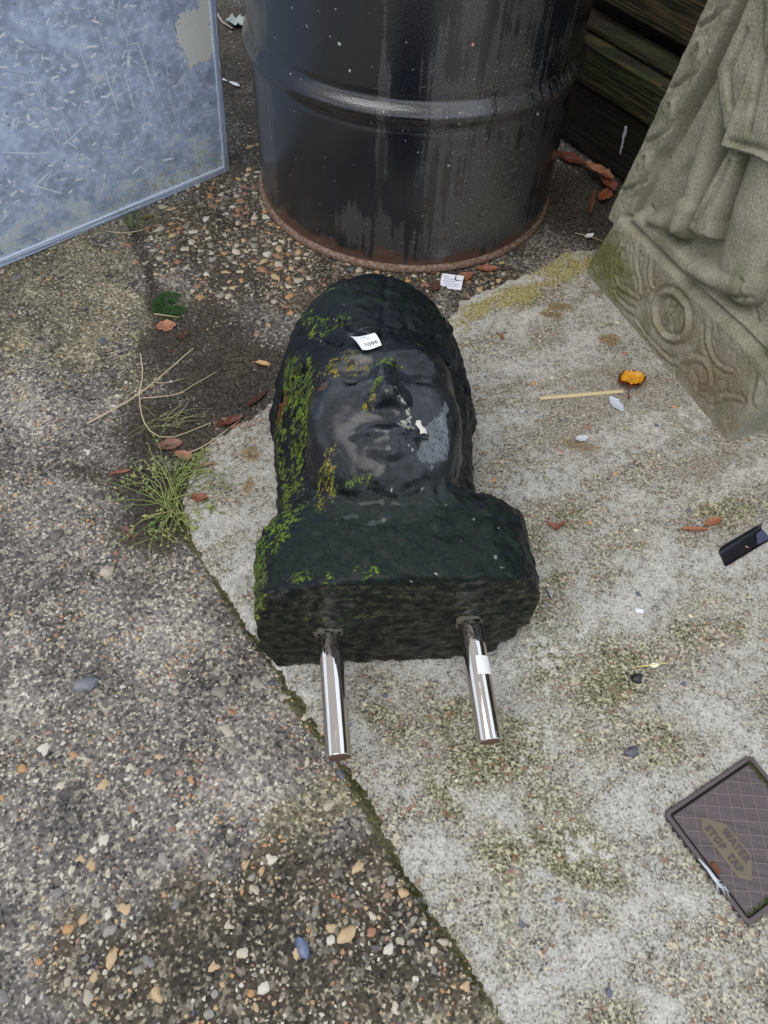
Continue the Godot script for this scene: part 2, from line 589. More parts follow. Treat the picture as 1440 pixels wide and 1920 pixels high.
func make_slab() -> void:
	var w := 1150
	var h := 1702
	var R := SLAB_RECT
	var A := noise_bytes(noise(31, 0.20, 4), w, h)
	var B := noise_bytes(noise(32, 0.05, 4), w, h)
	var C := noise_bytes(noise(33, 0.011, 4), w, h)
	var G := grain_bytes(35, 0.46, w, h)
	var G2 := grain_bytes(36, 0.20, w, h)
	var SW := sweep_bytes(w, h)
	var green := blob_mask(R, w, h, [[0.14, -0.31, 0.10, 0.07, 0.3, 0.85], [0.25, -0.42, 0.12, 0.09, 0, 0.85], [0.3, -0.33, 0.14, 0.05, 0.2, 0.8], [0.22, -0.22, 0.05, 0.10, -0.6, 0.85], [0.15, -0.2, 0.03, 0.06, -0.6, 0.8], [0.33, -0.93, 0.12, 0.035, -0.25, 0.6], [0.27, -0.86, 0.05, 0.03, 0, 0.6],
		[0.21, -0.55, 0.05, 0.09, 0, 0.7], [0.30, -0.62, 0.1, 0.05, 0.3, 0.6], [0.5, -0.68, 0.12, 0.06, 0, 0.6], [0.44, -0.50, 0.1, 0.05, 0, 0.7], [0.26, -0.06, 0.05, 0.05, 0, 0.6], [0.16, -0.10, 0.03, 0.05, 0, 0.6], [0.06, -0.31, 0.05, 0.035, 0.5, 0.75], [0.0, -0.34, 0.03, 0.02, 0, 0.7], [0.09, -0.25, 0.02, 0.05, -0.7, 0.8],
		[0.22, -1.12, 0.07, 0.03, -0.4, 0.7], [0.30, -1.0, 0.08, 0.03, 0, 0.5], [0.38, -0.2, 0.05, 0.06, 0, 0.6], [-0.215, -0.56, 0.008, 0.05, 0.7, 0.6]])
	var yellow := blob_mask(R, w, h, [[0.12, -1.07, 0.07, 0.025, -0.7, 1.0], [0.20, -1.13, 0.07, 0.03, -0.55, 1.0], [0.28, -1.2, 0.08, 0.035, -0.5, 1.0], [0.1, -1.04, 0.03, 0.03, 0, 1.0], [0.33, -1.24, 0.05, 0.04, 0, 0.9]])
	var grey := blob_mask(R, w, h, [[0.35, -0.9, 0.14, 0.08, -0.3, 0.9], [0.42, -0.86, 0.12, 0.06, 0.6, 0.9], [0.27, -0.80, 0.06, 0.03, 0, 0.9], [0.5, -0.76, 0.1, 0.05, 0, 0.8], [0.3, -0.76, 0.05, 0.03, 0.2, 0.7], [0.26, -1.04, 0.07, 0.025, 0, 0.5]])
	var brown := blob_mask(R, w, h, [[0.265, -1.085, 0.02, 0.012, 0, 1.0], [0.30, -1.06, 0.035, 0.02, 0.2, 0.0], [-0.20, -0.72, 0.015, 0.015, 0, 0.8], [-0.195, -0.66, 0.01, 0.02, 0, 0.7], [0.36, -1.03, 0.02, 0.015, 0, 0.9], [0.28, -1.105, 0.025, 0.012, 0, 0.9], [0.29, -0.785, 0.03, 0.012, 0.2, 0.7]])
	var rgb := PackedByteArray()
	rgb.resize(w * h * 3)
	var hh := PackedByteArray()
	hh.resize(w * h)
	rgb.fill(150)
	hh.fill(128)
	for row in h:
		var rz := R.position.y + R.size.y * (row + 0.5) / h
		var x0 := 0.7
		for q in EDGE:
			if absf(q.y - rz) < 0.09: x0 = minf(x0, q.x - 0.03)
		for i in range(row * w + clampi(int((x0 - R.position.x) / R.size.x * w), 0, w), row * w + w):
			var k := i * 3
			var a := A[i] - 128.0
			var b := B[i] - 128.0
			var c := C[i] - 128.0
			var g1 := G[i] - 128.0
			var sw := SW[i] - 128.0
			var gm := clampf((green[i] + c * 1.2 + b * 0.8 + a * 0.25 - 112.0) / 90.0, 0.0, 1.0)
			var ym := clampf((yellow[i] + c * 0.7 + b * 0.7 + a * 0.4 - 116.0) / 60.0, 0.0, 1.0)
			var gy := clampf((grey[i] + c * 0.8 + b * 0.6 - 100.0) / 90.0, 0.0, 1.0)
			var br := clampf((brown[i] + b * 0.8 + a * 0.6 + g1 * 0.3 - 110.0) / 60.0, 0.0, 1.0)
			# smooth pale crust; where it is worn through or grown over the aggregate shows
			var worn := clampf((gm * 118.0 + gy * 66.0 + ym * 90.0 - c * 0.9 - b * 1.0 - a * 0.6 - sw * 0.75 + 18.0 + g1 * 0.2) / 120.0, 0.0, 1.0)
			var r := 158.0 + a * 0.17 + b * 0.14 + c * 0.12 + sw * 0.13 + g1 * 0.065
			var g := 155.0 + a * 0.17 + b * 0.14 + c * 0.11 + sw * 0.13 + g1 * 0.065
			var bl := 149.5 + a * 0.17 + b * 0.13 + c * 0.10 + sw * 0.13 + g1 * 0.065
			if G[i] < 26:
				r -= 36
				g -= 36
				bl -= 36
			elif G[i] > 226:
				r += 10
				g += 10
				bl += 10
			# worn: grains in a grey brown or green matrix
			var wr := lerpf(130.0, 110.0, gm) + a * 0.3 + g1 * 0.16
			var wg := lerpf(124.0, 108.0, gm) + a * 0.3 + g1 * 0.16
			var wb := lerpf(112.0, 84.0, gm) + a * 0.24 + g1 * 0.14
			if G[i] > 196:
				var t := (G[i] - 170) * 0.0078
				wr = lerpf(wr, 214, t)
				wg = lerpf(wg, 206, t)
				wb = lerpf(wb, 182, t)
			elif G[i] < 40:
				wr -= 34
				wg -= 34
				wb -= 30
			if G2[i] > 232:
				wr = lerpf(wr, 208, 0.6)
				wg = lerpf(wg, 198, 0.6)
				wb = lerpf(wb, 172, 0.6)
			elif G2[i] < 14:
				wr = lerpf(wr, 128, 0.6)
				wg = lerpf(wg, 92, 0.6)
				wb = lerpf(wb, 72, 0.6)
			wr = lerpf(wr, 138.0 + a * 0.4 + g1 * 0.1, gy * 0.6)
			wg = lerpf(wg, 132.0 + a * 0.4 + g1 * 0.1, gy * 0.6)
			wb = lerpf(wb, 120.0 + a * 0.4 + g1 * 0.1, gy * 0.6)
			wr = lerpf(wr, 148.0 + a * 0.5 + g1 * 0.22, ym * 0.85)
			wg = lerpf(wg, 138.0 + a * 0.5 + g1 * 0.22, ym * 0.85)
			wb = lerpf(wb, 88.0 + a * 0.4 + g1 * 0.2, ym * 0.85)
			r = lerpf(r, wr, worn)
			g = lerpf(g, wg, worn)
			bl = lerpf(bl, wb, worn)
			r = lerpf(r, 112 + a * 0.5 + g1 * 0.2, br * 0.75)
			g = lerpf(g, 90 + a * 0.5 + g1 * 0.2, br * 0.75)
			bl = lerpf(bl, 60 + a * 0.3 + g1 * 0.15, br * 0.75)
			rgb[k] = int(clampf(r, 10, 236))
			rgb[k + 1] = int(clampf(g, 10, 236))
			rgb[k + 2] = int(clampf(bl, 10, 236))
			hh[i] = int(clampf(150 - worn * 34 + a * 0.3 + g1 * 0.16 * worn, 0, 255))
	var m := mat(Color.WHITE, 0.92)
	m.albedo_texture = tex(Image.create_from_data(w, h, false, Image.FORMAT_RGB8, rgb))
	m.normal_enabled = true
	m.normal_texture = bump(hh, w, h, 4.0)
	m.normal_scale = 0.8
	var nx := 253
	var ny := 297
	var v := PackedVector3Array()
	var uv := PackedVector2Array()
	var keep := PackedByteArray()
	var n1 := noise(41, 7.0, 3)
	var n2 := noise(42, 70.0, 2)
	var n3 := noise(43, 40.0, 3)
	for j in ny:
		for i in nx:
			var f := Vector2(1.25 * i / (nx - 1), float(j) / (ny - 1))
			var q := R.position + R.size * f
			var d := line_dist(q, EDGE)
			if not Geometry2D.is_point_in_polygon(q, SLAB):
				d = -d
			d += n3.get_noise_2dv(q) * 0.007
			var y := lerpf(-0.016, 0.0, smoothstep(-0.004, 0.004, d)) + n1.get_noise_2dv(q) * 0.002 + n2.get_noise_2dv(q) * 0.0006
			# the hollow worn in front of the carved stone
			var cq := q - Vector2(0.332, -0.2493)
			var cu := cq.dot(Vector2(0.5487, 0.836))
			var cw_ := cq.dot(Vector2(0.836, -0.5487))
			if cu > 0.002 and cu < 0.126 and cw_ > 0.002 and cw_ < 0.132:
				y -= 0.012
			y -= 0.004 * exp(-pow((q - Vector2(0.292, -0.795)).length() / 0.03, 2.0))
			v.append(Vector3(q.x, y, q.y))
			uv.append(f)
			keep.append(1 if d > -0.016 else 0)
	var idx := PackedInt32Array()
	for j in ny - 1:
		for i in nx - 1:
			var a := j * nx + i
			if keep[a] or keep[a + 1] or keep[a + nx] or keep[a + nx + 1]:
				idx.append_array([a, a + 1, a + nx, a + 1, a + nx + 1, a + nx])
	var o := obj("concrete_slab", build(v, idx, uv), m)
	tag(o, "pale broken edged concrete slab with speckled crust and green stains", "pavement", "", "structure")
	# small stones that show in the slab
	rng.seed = 17
	var cols := [c8(196, 150, 100), c8(176, 120, 104), c8(96, 98, 112), c8(214, 204, 176), c8(160, 150, 140), c8(120, 128, 132)]
	var mats := []
	for c in cols: mats.append(mat(c, 0.7))
	for t in 150:
		var q := Vector2(rng.randf_range(-0.2, 0.6), rng.randf_range(-1.1, -0.03))
		var r := rng.randf_range(0.0016, 0.0042)
		var s := rng.randi() % 6
		var ci := rng.randi() % cols.size()
		var tw := rng.randf() * TAU
		if not Geometry2D.is_point_in_polygon(q, SLAB) or line_dist(q, EDGE) < 0.012 or (absf(q.x - 0.4) < 0.12 and q.y > -0.36 and q.y < -0.05 and q.x > 0.31):
			continue
		var p := obj("pebble", pebble_meshes[s], mats[ci], o)
		p.transform = Transform3D(Basis(Vector3.UP, tw).scaled_local(Vector3(r * 1.2, r * 0.35, r * 0.9)), Vector3(q.x, 0.0, q.y))

# ------------------------------------------------------------------ fence of thick boards
func make_fence() -> void:
	var d := Vector3(0.5967, 0, 0.8024)
	var n := Vector3(-0.8024, 0, 0.5967)
	var A := Vector3(0.338, 0, -1.669)
	var o := thing("timber_wall", A, "dark green stained timber board wall behind the black drum and the carved stone", "wall")
	o.basis = Basis(d, Vector3.UP, d.cross(Vector3.UP))
	# grain
	var g := noise(51, 0.12, 3).get_image(64, 512, false, false, true)
	g.resize(1024, 512, Image.INTERPOLATE_CUBIC)
	var G := g.get_data()
	var S := noise_bytes(noise(52, 0.012, 4), 1024, 512)
	var F := noise_bytes(noise(53, 0.3, 2), 1024, 512)
	var rgb := PackedByteArray()
	rgb.resize(1024 * 512 * 3)
	for i in 1024 * 512:
		var s := clampf((S[i] - 96) / 70.0, 0, 1)
		var t := 0.95 + (G[i] - 128) * 0.005 + (F[i] - 128) * 0.002
		rgb[i * 3] = int(clampf(lerpf(74, 58, s) * t, 0, 255))
		rgb[i * 3 + 1] = int(clampf(lerpf(62, 62, s) * t, 0, 255))
		rgb[i * 3 + 2] = int(clampf(lerpf(48, 36, s) * t, 0, 255))
	var im := Image.create_from_data(1024, 512, false, Image.FORMAT_RGB8, rgb)
	var mats := []
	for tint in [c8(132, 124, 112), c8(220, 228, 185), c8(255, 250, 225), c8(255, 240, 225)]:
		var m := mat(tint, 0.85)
		m.albedo_texture = tex(im)
		m.uv1_scale = Vector3(0.8, 2.2, 1)
		m.normal_enabled = true
		m.normal_texture = bump(G, 1024, 512, 3.0)
		m.normal_scale = 0.6
		mats.append(m)
	# [height of the lower edge, height, thickness, how far its face stands back, material]
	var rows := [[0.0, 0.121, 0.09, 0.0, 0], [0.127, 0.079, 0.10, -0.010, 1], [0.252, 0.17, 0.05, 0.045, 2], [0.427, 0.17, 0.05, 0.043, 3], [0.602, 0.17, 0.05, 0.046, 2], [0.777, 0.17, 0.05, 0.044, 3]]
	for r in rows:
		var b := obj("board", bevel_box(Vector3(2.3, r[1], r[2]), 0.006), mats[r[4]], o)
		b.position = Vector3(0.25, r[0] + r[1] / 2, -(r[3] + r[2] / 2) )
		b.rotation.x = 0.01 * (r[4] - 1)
	var bk := obj("added_dark_backing", bevel_box(Vector3(2.3, 1.0, 0.018), 0.003), mats[0], o)  # unseen dark sheet added behind so the gap between boards looks dark
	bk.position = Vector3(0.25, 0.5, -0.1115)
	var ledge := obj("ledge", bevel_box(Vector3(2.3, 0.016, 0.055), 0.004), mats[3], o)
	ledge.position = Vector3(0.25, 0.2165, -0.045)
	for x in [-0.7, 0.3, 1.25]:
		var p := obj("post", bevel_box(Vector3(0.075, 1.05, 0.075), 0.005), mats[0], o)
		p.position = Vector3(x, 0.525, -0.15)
	# a pale splash that ran down the lowest board
	var sp := PackedVector3Array()
	var idx := PackedInt32Array()
	rng.seed = 3
	for k in 26:
		var t := k / 25.0
		var cx := 0.148 + 0.006 * t + rng.randf_range(-0.002, 0.002)
		var cy := 0.098 - 0.052 * t
		var r := 0.0042 * (1.0 - 0.7 * t) * rng.randf_range(0.5, 1.2)
		var b0 := sp.size()
		for e in 6:
			var a := TAU * e / 6
			sp.append(Vector3(cx + cos(a) * r, cy + sin(a) * r * 1.3, 0.0016 + k * 0.00002))
		for e in range(1, 5):
			idx.append_array([b0, b0 + e + 1, b0 + e])
	obj("white_splash", build(sp, idx), mat(c8(205, 212, 222), 0.7), o)

# ------------------------------------------------------------------ galvanised tank
func make_tank() -> void:
	var Rr := Vector3(-0.3676, PATH_Y, -1.4669)
	var d := Vector3(0.6895, 0, -0.7243)             # along the front, to its right end
	var n := Vector3(0.7243, 0, 0.6895)              # out of the front
	var W := 0.86
	var H := 0.56
	var o := thing("galvanised_tank", Rr - d * (W / 2), "scratched galvanised metal water tank at the path edge left of the drum", "tank")
	o.basis = Basis(d, Vector3.UP, n)
	var w := 1024
	var h := 704
	var S := noise_bytes(noise(61, 0.014, 5), w, h)
	var P := grain_bytes(62, 0.055, w, h)
	var Q := noise_bytes(noise(63, 0.05, 4), w, h)
	var F := noise_bytes(noise(64, 0.4, 1), w, h)
	var rgb := PackedByteArray()
	rgb.resize(w * h * 3)
	for y in h:
		var low := 1.0 - (h - 1 - y) / 704.0 * 5.6          # within 10 cm of the ground
		for x in w:
			var i := y * w + x
			var t := 0.96 + (S[i] - 128) * 0.0010 + (Q[i] - 128) * 0.0008 + (P[i] - 128) * 0.00026 + (F[i] - 128) * 0.0007
			var r := 184.0 * t
			var g := 200.0 * t
			var b := 227.0 * t
			if Q[i] > 168:
				var k := (Q[i] - 168) * 0.012
				r = lerpf(r, 222, k)
				g = lerpf(g, 229, k)
				b = lerpf(b, 238, k)
			# white oxide bloom and mud splashes that crept up from the ground, ragged
			var ox := clampf((low * 150.0 + (S[i] - 128) * 1.1 + (Q[i] - 128) * 0.8 - 60.0) / 60.0, 0, 1)
			r = lerpf(r, 206 + (F[i] - 128) * 0.2, ox * 0.7)
			g = lerpf(g, 211 + (F[i] - 128) * 0.2, ox * 0.7)
			b = lerpf(b, 212 + (F[i] - 128) * 0.2, ox * 0.7)
			var md := clampf((low * 130.0 + (Q[i] - 128) * 1.2 - 118.0) / 40.0, 0, 1) * clampf((x - 560) / 240.0, 0.3, 1.0)
			r = lerpf(r, 164, md * 0.8)
			g = lerpf(g, 162, md * 0.8)
			b = lerpf(b, 146, md * 0.8)
			rgb[i * 3] = int(clampf(r, 0, 245))
			rgb[i * 3 + 1] = int(clampf(g, 0, 245))
			rgb[i * 3 + 2] = int(clampf(b, 0, 245))
	var im := Image.create_from_data(w, h, false, Image.FORMAT_RGB8, rgb)
	rng.seed = 8
	for k in 46:                                     # rubbed smears
		var a := Vector2(rng.randf_range(0, w), rng.randf_range(0, h))
		var ang := rng.randf_range(-1.2, 0.6)
		for e in 9:
			var o2 := Vector2(rng.randfn(0, 5), rng.randfn(0, 4))
			stroke(im, a + o2, a + o2 + Vector2.from_angle(ang) * rng.randf_range(8, 34), rng.randf_range(0.6, 1.6), c8(216, 223, 234))
	for k in 1000:                                   # bright scratches
		var cl := Vector2(180 + 260 * (k % 3), 300 + 130 * (k % 2))
		var a := Vector2(rng.randf_range(0, w), rng.randf_range(0, h - 60)) if k % 5 < 2 else cl + Vector2(rng.randfn(0, 120), rng.randfn(0, 110))
		var ang := rng.randf_range(-0.5, 0.9) + (PI / 2 if rng.randf() < 0.25 else 0.0)
		var l := rng.randf_range(3, 16) * (2.4 if rng.randf() < 0.12 else 1.0)
		var c := c8(228, 233, 242) if rng.randf() < 0.6 else c8(244, 246, 249)
		stroke(im, a, a + Vector2.from_angle(ang) * l, rng.randf_range(0.5, 1.0) + pow(rng.randf(), 4.0) * 2.2, c)
	for e in [[560, 560, 610, 600], [520, 470, 590, 500], [640, 500, 700, 470], [650, 495, 670, 520], [300, 220, 420, 190], [760, 380, 770, 470], [800, 400, 806, 470], [450, 590, 470, 560], [840, 350, 862, 470], [200, 470, 250, 450], [420, 230, 450, 280], [250, 640, 330, 660]]:
		stroke(im, Vector2(e[0], e[1]), Vector2(e[2], e[3]), 1.2, c8(240, 243, 248))
	for k in 420:                                    # grey specks
		disc_image(im, rng.randf_range(0, w), h - pow(rng.randf(), 2.0) * h, rng.randf_range(0.7, 2.4), c8(132, 140, 152))
	for k in 90:                                     # streak marks
		var a := Vector2(rng.randf_range(0, w), rng.randf_range(0, h * 0.7))
		stroke(im, a, a + Vector2(rng.randf_range(-6, 12), rng.randf_range(30, 90)), 0.9, c8(212, 221, 236))
	var bl := pv([930, 330, 955, 318, 985, 322, 988, 240, 1008, 236, 1014, 420, 990, 432, 950, 430, 938, 404, 926, 370])
	var N := noise(65, 0.08, 3)
	for y in range(120, 450):                        # an old splash of cream paint
		for x in range(900, 1024):
			var q := Vector2(x, y)
			q += Vector2(N.get_noise_2d(x, y), N.get_noise_2d(x + 500, y)) * 14
			if Geometry2D.is_point_in_polygon(q, bl) or (x > 985 and x < 1010 and y < 330 and N.get_noise_2d(x * 3.0, y * 0.3) > -0.1):
				im.set_pixel(x, y, c8(232, 234, 228) * (1.0 + 0.12 * N.get_noise_2d(x * 4.0, y * 4.0)))
	var m := mat(Color.WHITE, 0.5, 0.1)
	m.albedo_texture = tex(im)
	m.normal_enabled = true
	m.normal_texture = bump(Q, w, h, 1.0)
	m.normal_scale = 0.25
	var tap := 0.036                                  # the tank widens towards its top
	var taper := func(bl_: Vector3, br_: Vector3, tl_: Vector3, tr_: Vector3, thick: float) -> ArrayMesh:
		var v := PackedVector3Array()
		var uv := PackedVector2Array()
		var nr := (tl_ - bl_).cross(br_ - bl_).normalized() * -1.0
		for s in [0.0, -thick]:
			for j in 9:
				for i in 13:
					var p: Vector3 = bl_.lerp(br_, i / 12.0).lerp(tl_.lerp(tr_, i / 12.0), j / 8.0)
					v.append(p + nr * (s + 0.0015 * sin(i * 1.3 + j) * sin(PI * i / 12.0) * sin(PI * j / 8.0)))
					uv.append(Vector2(i / 12.0, 1.0 - j / 8.0))
		var idx := grid_index(13, 9, true)
		var back := grid_index(13, 9, false)
		for b in back: idx.append(b + 117)
		for i in 12:
			for e in [[i, i + 1], [104 + i + 1, 104 + i]]:
				idx.append_array([e[0], e[1], e[0] + 117, e[1], e[1] + 117, e[0] + 117])
		for j in 8:
			for e in [[j * 13 + 13, j * 13], [j * 13 + 12, j * 13 + 25]]:
				idx.append_array([e[0], e[1], e[0] + 117, e[1], e[1] + 117, e[0] + 117])
		return build(v, idx, uv)
	var wb := W / 2
	var wt := W / 2 + tap * 0.6
	var dp := 0.42
	var zf := 0.012
	obj("front_panel", taper.call(Vector3(-wb, 0.004, 0), Vector3(wb, 0.004, 0), Vector3(-wt, H, zf), Vector3(wt, H, zf), 0.002), m, o)
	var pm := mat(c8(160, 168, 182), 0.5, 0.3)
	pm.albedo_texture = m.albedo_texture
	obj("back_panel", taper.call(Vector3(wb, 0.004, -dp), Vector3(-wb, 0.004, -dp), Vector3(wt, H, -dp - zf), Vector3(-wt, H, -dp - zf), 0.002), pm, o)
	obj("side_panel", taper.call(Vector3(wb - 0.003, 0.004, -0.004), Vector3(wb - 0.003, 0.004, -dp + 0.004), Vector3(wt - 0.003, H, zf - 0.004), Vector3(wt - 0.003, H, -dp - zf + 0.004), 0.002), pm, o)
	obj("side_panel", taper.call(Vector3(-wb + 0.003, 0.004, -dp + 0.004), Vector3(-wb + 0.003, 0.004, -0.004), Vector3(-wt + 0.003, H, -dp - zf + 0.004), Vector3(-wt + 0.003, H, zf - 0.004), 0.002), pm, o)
	var fl := obj("floor_panel", bevel_box(Vector3(W - 0.012, 0.003, dp - 0.012), 0.001), pm, o)
	fl.position = Vector3(0, 0.02, -dp / 2)
	# folded seams along the right and the lower edge of the front
	var hm := mat(Color.WHITE, 0.42, 0.15)
	hm.albedo_texture = tex(im.get_region(Rect2i(100, 200, 256, 256)))
	obj("corner_seam", tube([Vector3(wb - 0.0105, 0.006, 0.0012), Vector3(wt - 0.0105, H, zf + 0.0012)], [0.0019, 0.0019], 8), hm, o)
	obj("corner_seam", taper.call(Vector3(wb - 0.0095, 0.003, 0.0030), Vector3(wb + 0.002, 0.003, 0.0006), Vector3(wt - 0.0095, H, zf + 0.0030), Vector3(wt + 0.002, H, zf + 0.0006), 0.003), hm, o)
	obj("bottom_seam", tube([Vector3(-wb, 0.014, 0.0015), Vector3(wb - 0.012, 0.014, 0.0015)], [0.0025, 0.0025], 8), hm, o)
	obj("bottom_seam", taper.call(Vector3(-wb, 0.0, 0.0012), Vector3(wb, 0.0, 0.0012), Vector3(-wb, 0.0125, 0.0034), Vector3(wb - 0.012, 0.0125, 0.0034), 0.003), hm, o)
	obj("rim", tube([Vector3(-wt, H, zf), Vector3(wt, H, zf), Vector3(wt, H, -dp - zf), Vector3(-wt, H, -dp - zf), Vector3(-wt, H, zf)], [0.009, 0.009, 0.009, 0.009, 0.009], 8), hm, o)

# ------------------------------------------------------------------ drum
func make_drum() -> void:
	var H := 0.88
	var R := 0.2890
	var o := thing("steel_drum", Vector3(-0.00725, PATH_Y, -1.4693), "black steel oil drum with rusty bottom rim standing behind the stone bust", "drum")
	var pr := PackedVector2Array()
	for k in 177:
		var y := 0.012 + (H - 0.024) * k / 176.0
		var r := R
		for c in [0.283, 0.575]:
			var t: float = absf(y - c) / 0.019
			if t < 1.0:
				r += 0.0105 * pow(cos(t * PI / 2), 1.4)
			elif t < 1.5:
				r -= 0.002 * sin((t - 1.0) * TAU)
		if y < 0.03: r -= 0.001
		pr.append(Vector2(r, y))
	var w := 2048
	var h := 1000
	var st := noise(71, 0.09, 3).get_image(w, 24, false, false, true)
	st.resize(w, h, Image.INTERPOLATE_CUBIC)
	var V := st.get_data()                            # vertical runs
	var S := noise_bytes(noise(72, 0.008, 4), w, h)
	var F := noise_bytes(noise(73, 0.35, 2), w, h)
	var st2 := noise(74, 0.035, 2).get_image(w, 10, false, false, true)
	st2.resize(w, h, Image.INTERPOLATE_CUBIC)
	var V2 := st2.get_data()
	# film of dried dirt: right half of the part that faces the path, and a few patches
	var film := blob_mask(Rect2(-180, 0, 360, 0.88), w, h, [[34, 0.75, 24, 0.13, 0, 1.0], [28, 0.55, 16, 0.14, 0, 0.75], [52, 0.7, 14, 0.2, 0, 0.7], [3, 0.83, 16, 0.06, 0, 0.85], [-18, 0.80, 5, 0.05, 0, 0.9], [-60, 0.72, 9, 0.14, 0, 1.0], [8, 0.62, 5, 0.14, 0, 0.7], [-8, 0.62, 2.0, 0.16, 0, 0.9], [16, 0.42, 5, 0.16, 0, 0.6], [-55, 0.45, 5, 0.1, 0, 0.6], [44, 0.86, 26, 0.05, 0, 0.8], [20, 0.80, 10, 0.08, 0, 0.8]], 256)
	var rgb := PackedByteArray()
	rgb.resize(w * h * 3)
	var rough := PackedByteArray()
	rough.resize(w * h)
	for y in h:
		var hy := 0.88 * (1.0 - (y + 0.5) / h)
		for x in w:
			var i := y * w + x
			var f := F[i] - 128.0
			var t := 1.0 + f * 0.004 + (V[i] - 128) * 0.0014
			var r := 22.0 * t
			var g := 25.0 * t
			var b := 34.0 * t
			var fm := film[i] + ((V[i] - 128) * 0.6 + (V2[i] - 128) * 0.35) * (1.0 if film[i] > 30 else 0.5) + (S[i] - 128) * 0.8 + f * 0.35
			var k := clampf((fm - 118.0) / 44.0, 0, 1) * (0.66 + f * 0.004)
			r = lerpf(r, 70 + f * 0.36, k)
			g = lerpf(g, 69 + f * 0.36, k)
			b = lerpf(b, 69 + f * 0.34, k)
			# rust eaten up from the bottom seam, its edge ragged
			var rust := clampf((0.030 - hy + (S[i] - 128) * 0.00018 + (F[i] - 128) * 0.00007 + (V[i] - 128) * 0.00006) / 0.008, 0, 1)
			if x < 1000: rust = clampf(rust + clampf((0.037 - hy + (S[i] - 128) * 0.00016 + f * 0.00006) / 0.01, 0, 1), 0, 1)
			r = lerpf(r, 74 + f * 0.35, rust)
			g = lerpf(g, 42 + f * 0.25, rust)
			b = lerpf(b, 28 + f * 0.16, rust)
			rgb[i * 3] = int(clampf(r, 4, 230))
			rgb[i * 3 + 1] = int(clampf(g, 4, 230))
			rgb[i * 3 + 2] = int(clampf(b, 4, 230))
			rough[i] = int(clampf(50 + k * 74 + rust * 120 + f * 0.25, 0, 255))
	var im := Image.create_from_data(w, h, false, Image.FORMAT_RGB8, rgb)
	rng.seed = 29
	var px := func(deg: float, y: float) -> Vector2: return Vector2((deg + 180.0) / 360.0 * w, (1.0 - y / 0.88) * h)
	for k in 130:                                    # splashes of white
		var a: Vector2 = px.call(rng.randf_range(-62, 70), rng.randf_range(0.02, 0.5))
		disc_image(im, a.x, a.y, rng.randf_range(0.5, 1.5) * (2.0 if rng.randf() < 0.06 else 1.0), c8(186, 188, 186))
	for k in 700:                                    # grit caught in the dirt film
		var a: Vector2 = px.call(rng.randfn(34, 17), rng.randf_range(0.03, 0.36))
		stroke(im, a, a + Vector2(rng.randf_range(2, 5), -rng.randf_range(0, 3)), 0.6, c8(116, 112, 104) if rng.randf() < 0.7 else c8(150, 146, 136))
	for k in 16:                                     # long dark runs through the film
		var a: Vector2 = px.call(rng.randf_range(-12, 14), rng.randf_range(0.12, 0.26))
		stroke(im, a, a + Vector2(rng.randf_range(-3, 3), rng.randf_range(80, 190)), rng.randf_range(1.5, 4.5), c8(24, 25, 29))
	for k in 7:
		var a: Vector2 = px.call(-64 + k * 3.4, rng.randf_range(0.20, 0.25))
		stroke(im, a, a + Vector2(rng.randf_range(-2, 4), rng.randf_range(120, 200)), rng.randf_range(1.5, 3.0), c8(20, 21, 25))
	for e in [[52, 0.279, 2.4], [17, 0.385, 2.0], [52.5, 0.262, 1.4]]:
		var a: Vector2 = px.call(e[0], e[1])
		disc_image(im, a.x, a.y, e[2] * 1.8, c8(120, 74, 48))
		disc_image(im, a.x, a.y, e[2], c8(206, 168, 140))
	var m := mat(Color.WHITE, 1.0, 0.0, 0.8)
	m.clearcoat_enabled = true
	m.clearcoat = 0.6
	m.clearcoat_roughness = 0.2
	m.albedo_texture = tex(im)
	var rim := Image.create_from_data(w, h, false, Image.FORMAT_L8, rough)
	m.roughness_texture = tex(rim)
	m.roughness_texture_channel = BaseMaterial3D.TEXTURE_CHANNEL_RED
	m.normal_enabled = true
	m.normal_texture = bump(F, w, h, 1.2)
	m.normal_scale = 0.35
	obj("shell", lathe(pr, 144, H), m, o)
	# rolled seams
	var rm := mat(c8(112, 92, 78), 0.7, 0.15)
	var RN := noise(75, 0.05, 4).get_image(512, 64, false, false, true)
	var gr := Gradient.new()
	gr.set_color(0, c8(92, 58, 40))
	gr.set_color(1, c8(150, 138, 126))
	RN.convert(Image.FORMAT_RGB8)
	for y in 64:
		for x in 512:
			RN.set_pixel(x, y, gr.sample(RN.get_pixel(x, y).r))
	rm.albedo_color = Color.WHITE
	rm.albedo_texture = tex(RN)
	rm.uv1_scale = Vector3(6, 1, 1)
	var ch := pv([R - 0.003, 0.0, R + 0.002, 0.0, R + 0.0052, 0.0015, R + 0.0062, 0.005, R + 0.0056, 0.009, R + 0.0035, 0.0125, R + 0.0005, 0.0145, R - 0.003, 0.0145])
	obj("bottom_rim", lathe(ch, 144, 0.02), rm, o)
	var top := obj("top_rim", lathe(ch, 96, 0.02), mat(c8(40, 41, 46), 0.5), o)
	top.position.y = H - 0.0145
	var lid := obj("lid", lathe(pv([0.0005, H - 0.014, 0.10, H - 0.0135, 0.25, H - 0.0135, 0.268, H - 0.011, R - 0.002, H - 0.011]), 96, H), mat(c8(34, 35, 40), 0.5), o)
	var bung := obj("bung", lathe(pv([0.0005, 0.012, 0.022, 0.012, 0.026, 0.009, 0.027, 0.0]), 24, 0.02), mat(c8(70, 68, 64), 0.6), o)
	bung.position = Vector3(0.15, H - 0.0135, 0.06)

# ------------------------------------------------------------------ carved stone
const RNX := 216
const RNY := 320
const RW := 0.436
const RH := 0.78
var relief := PackedFloat32Array()

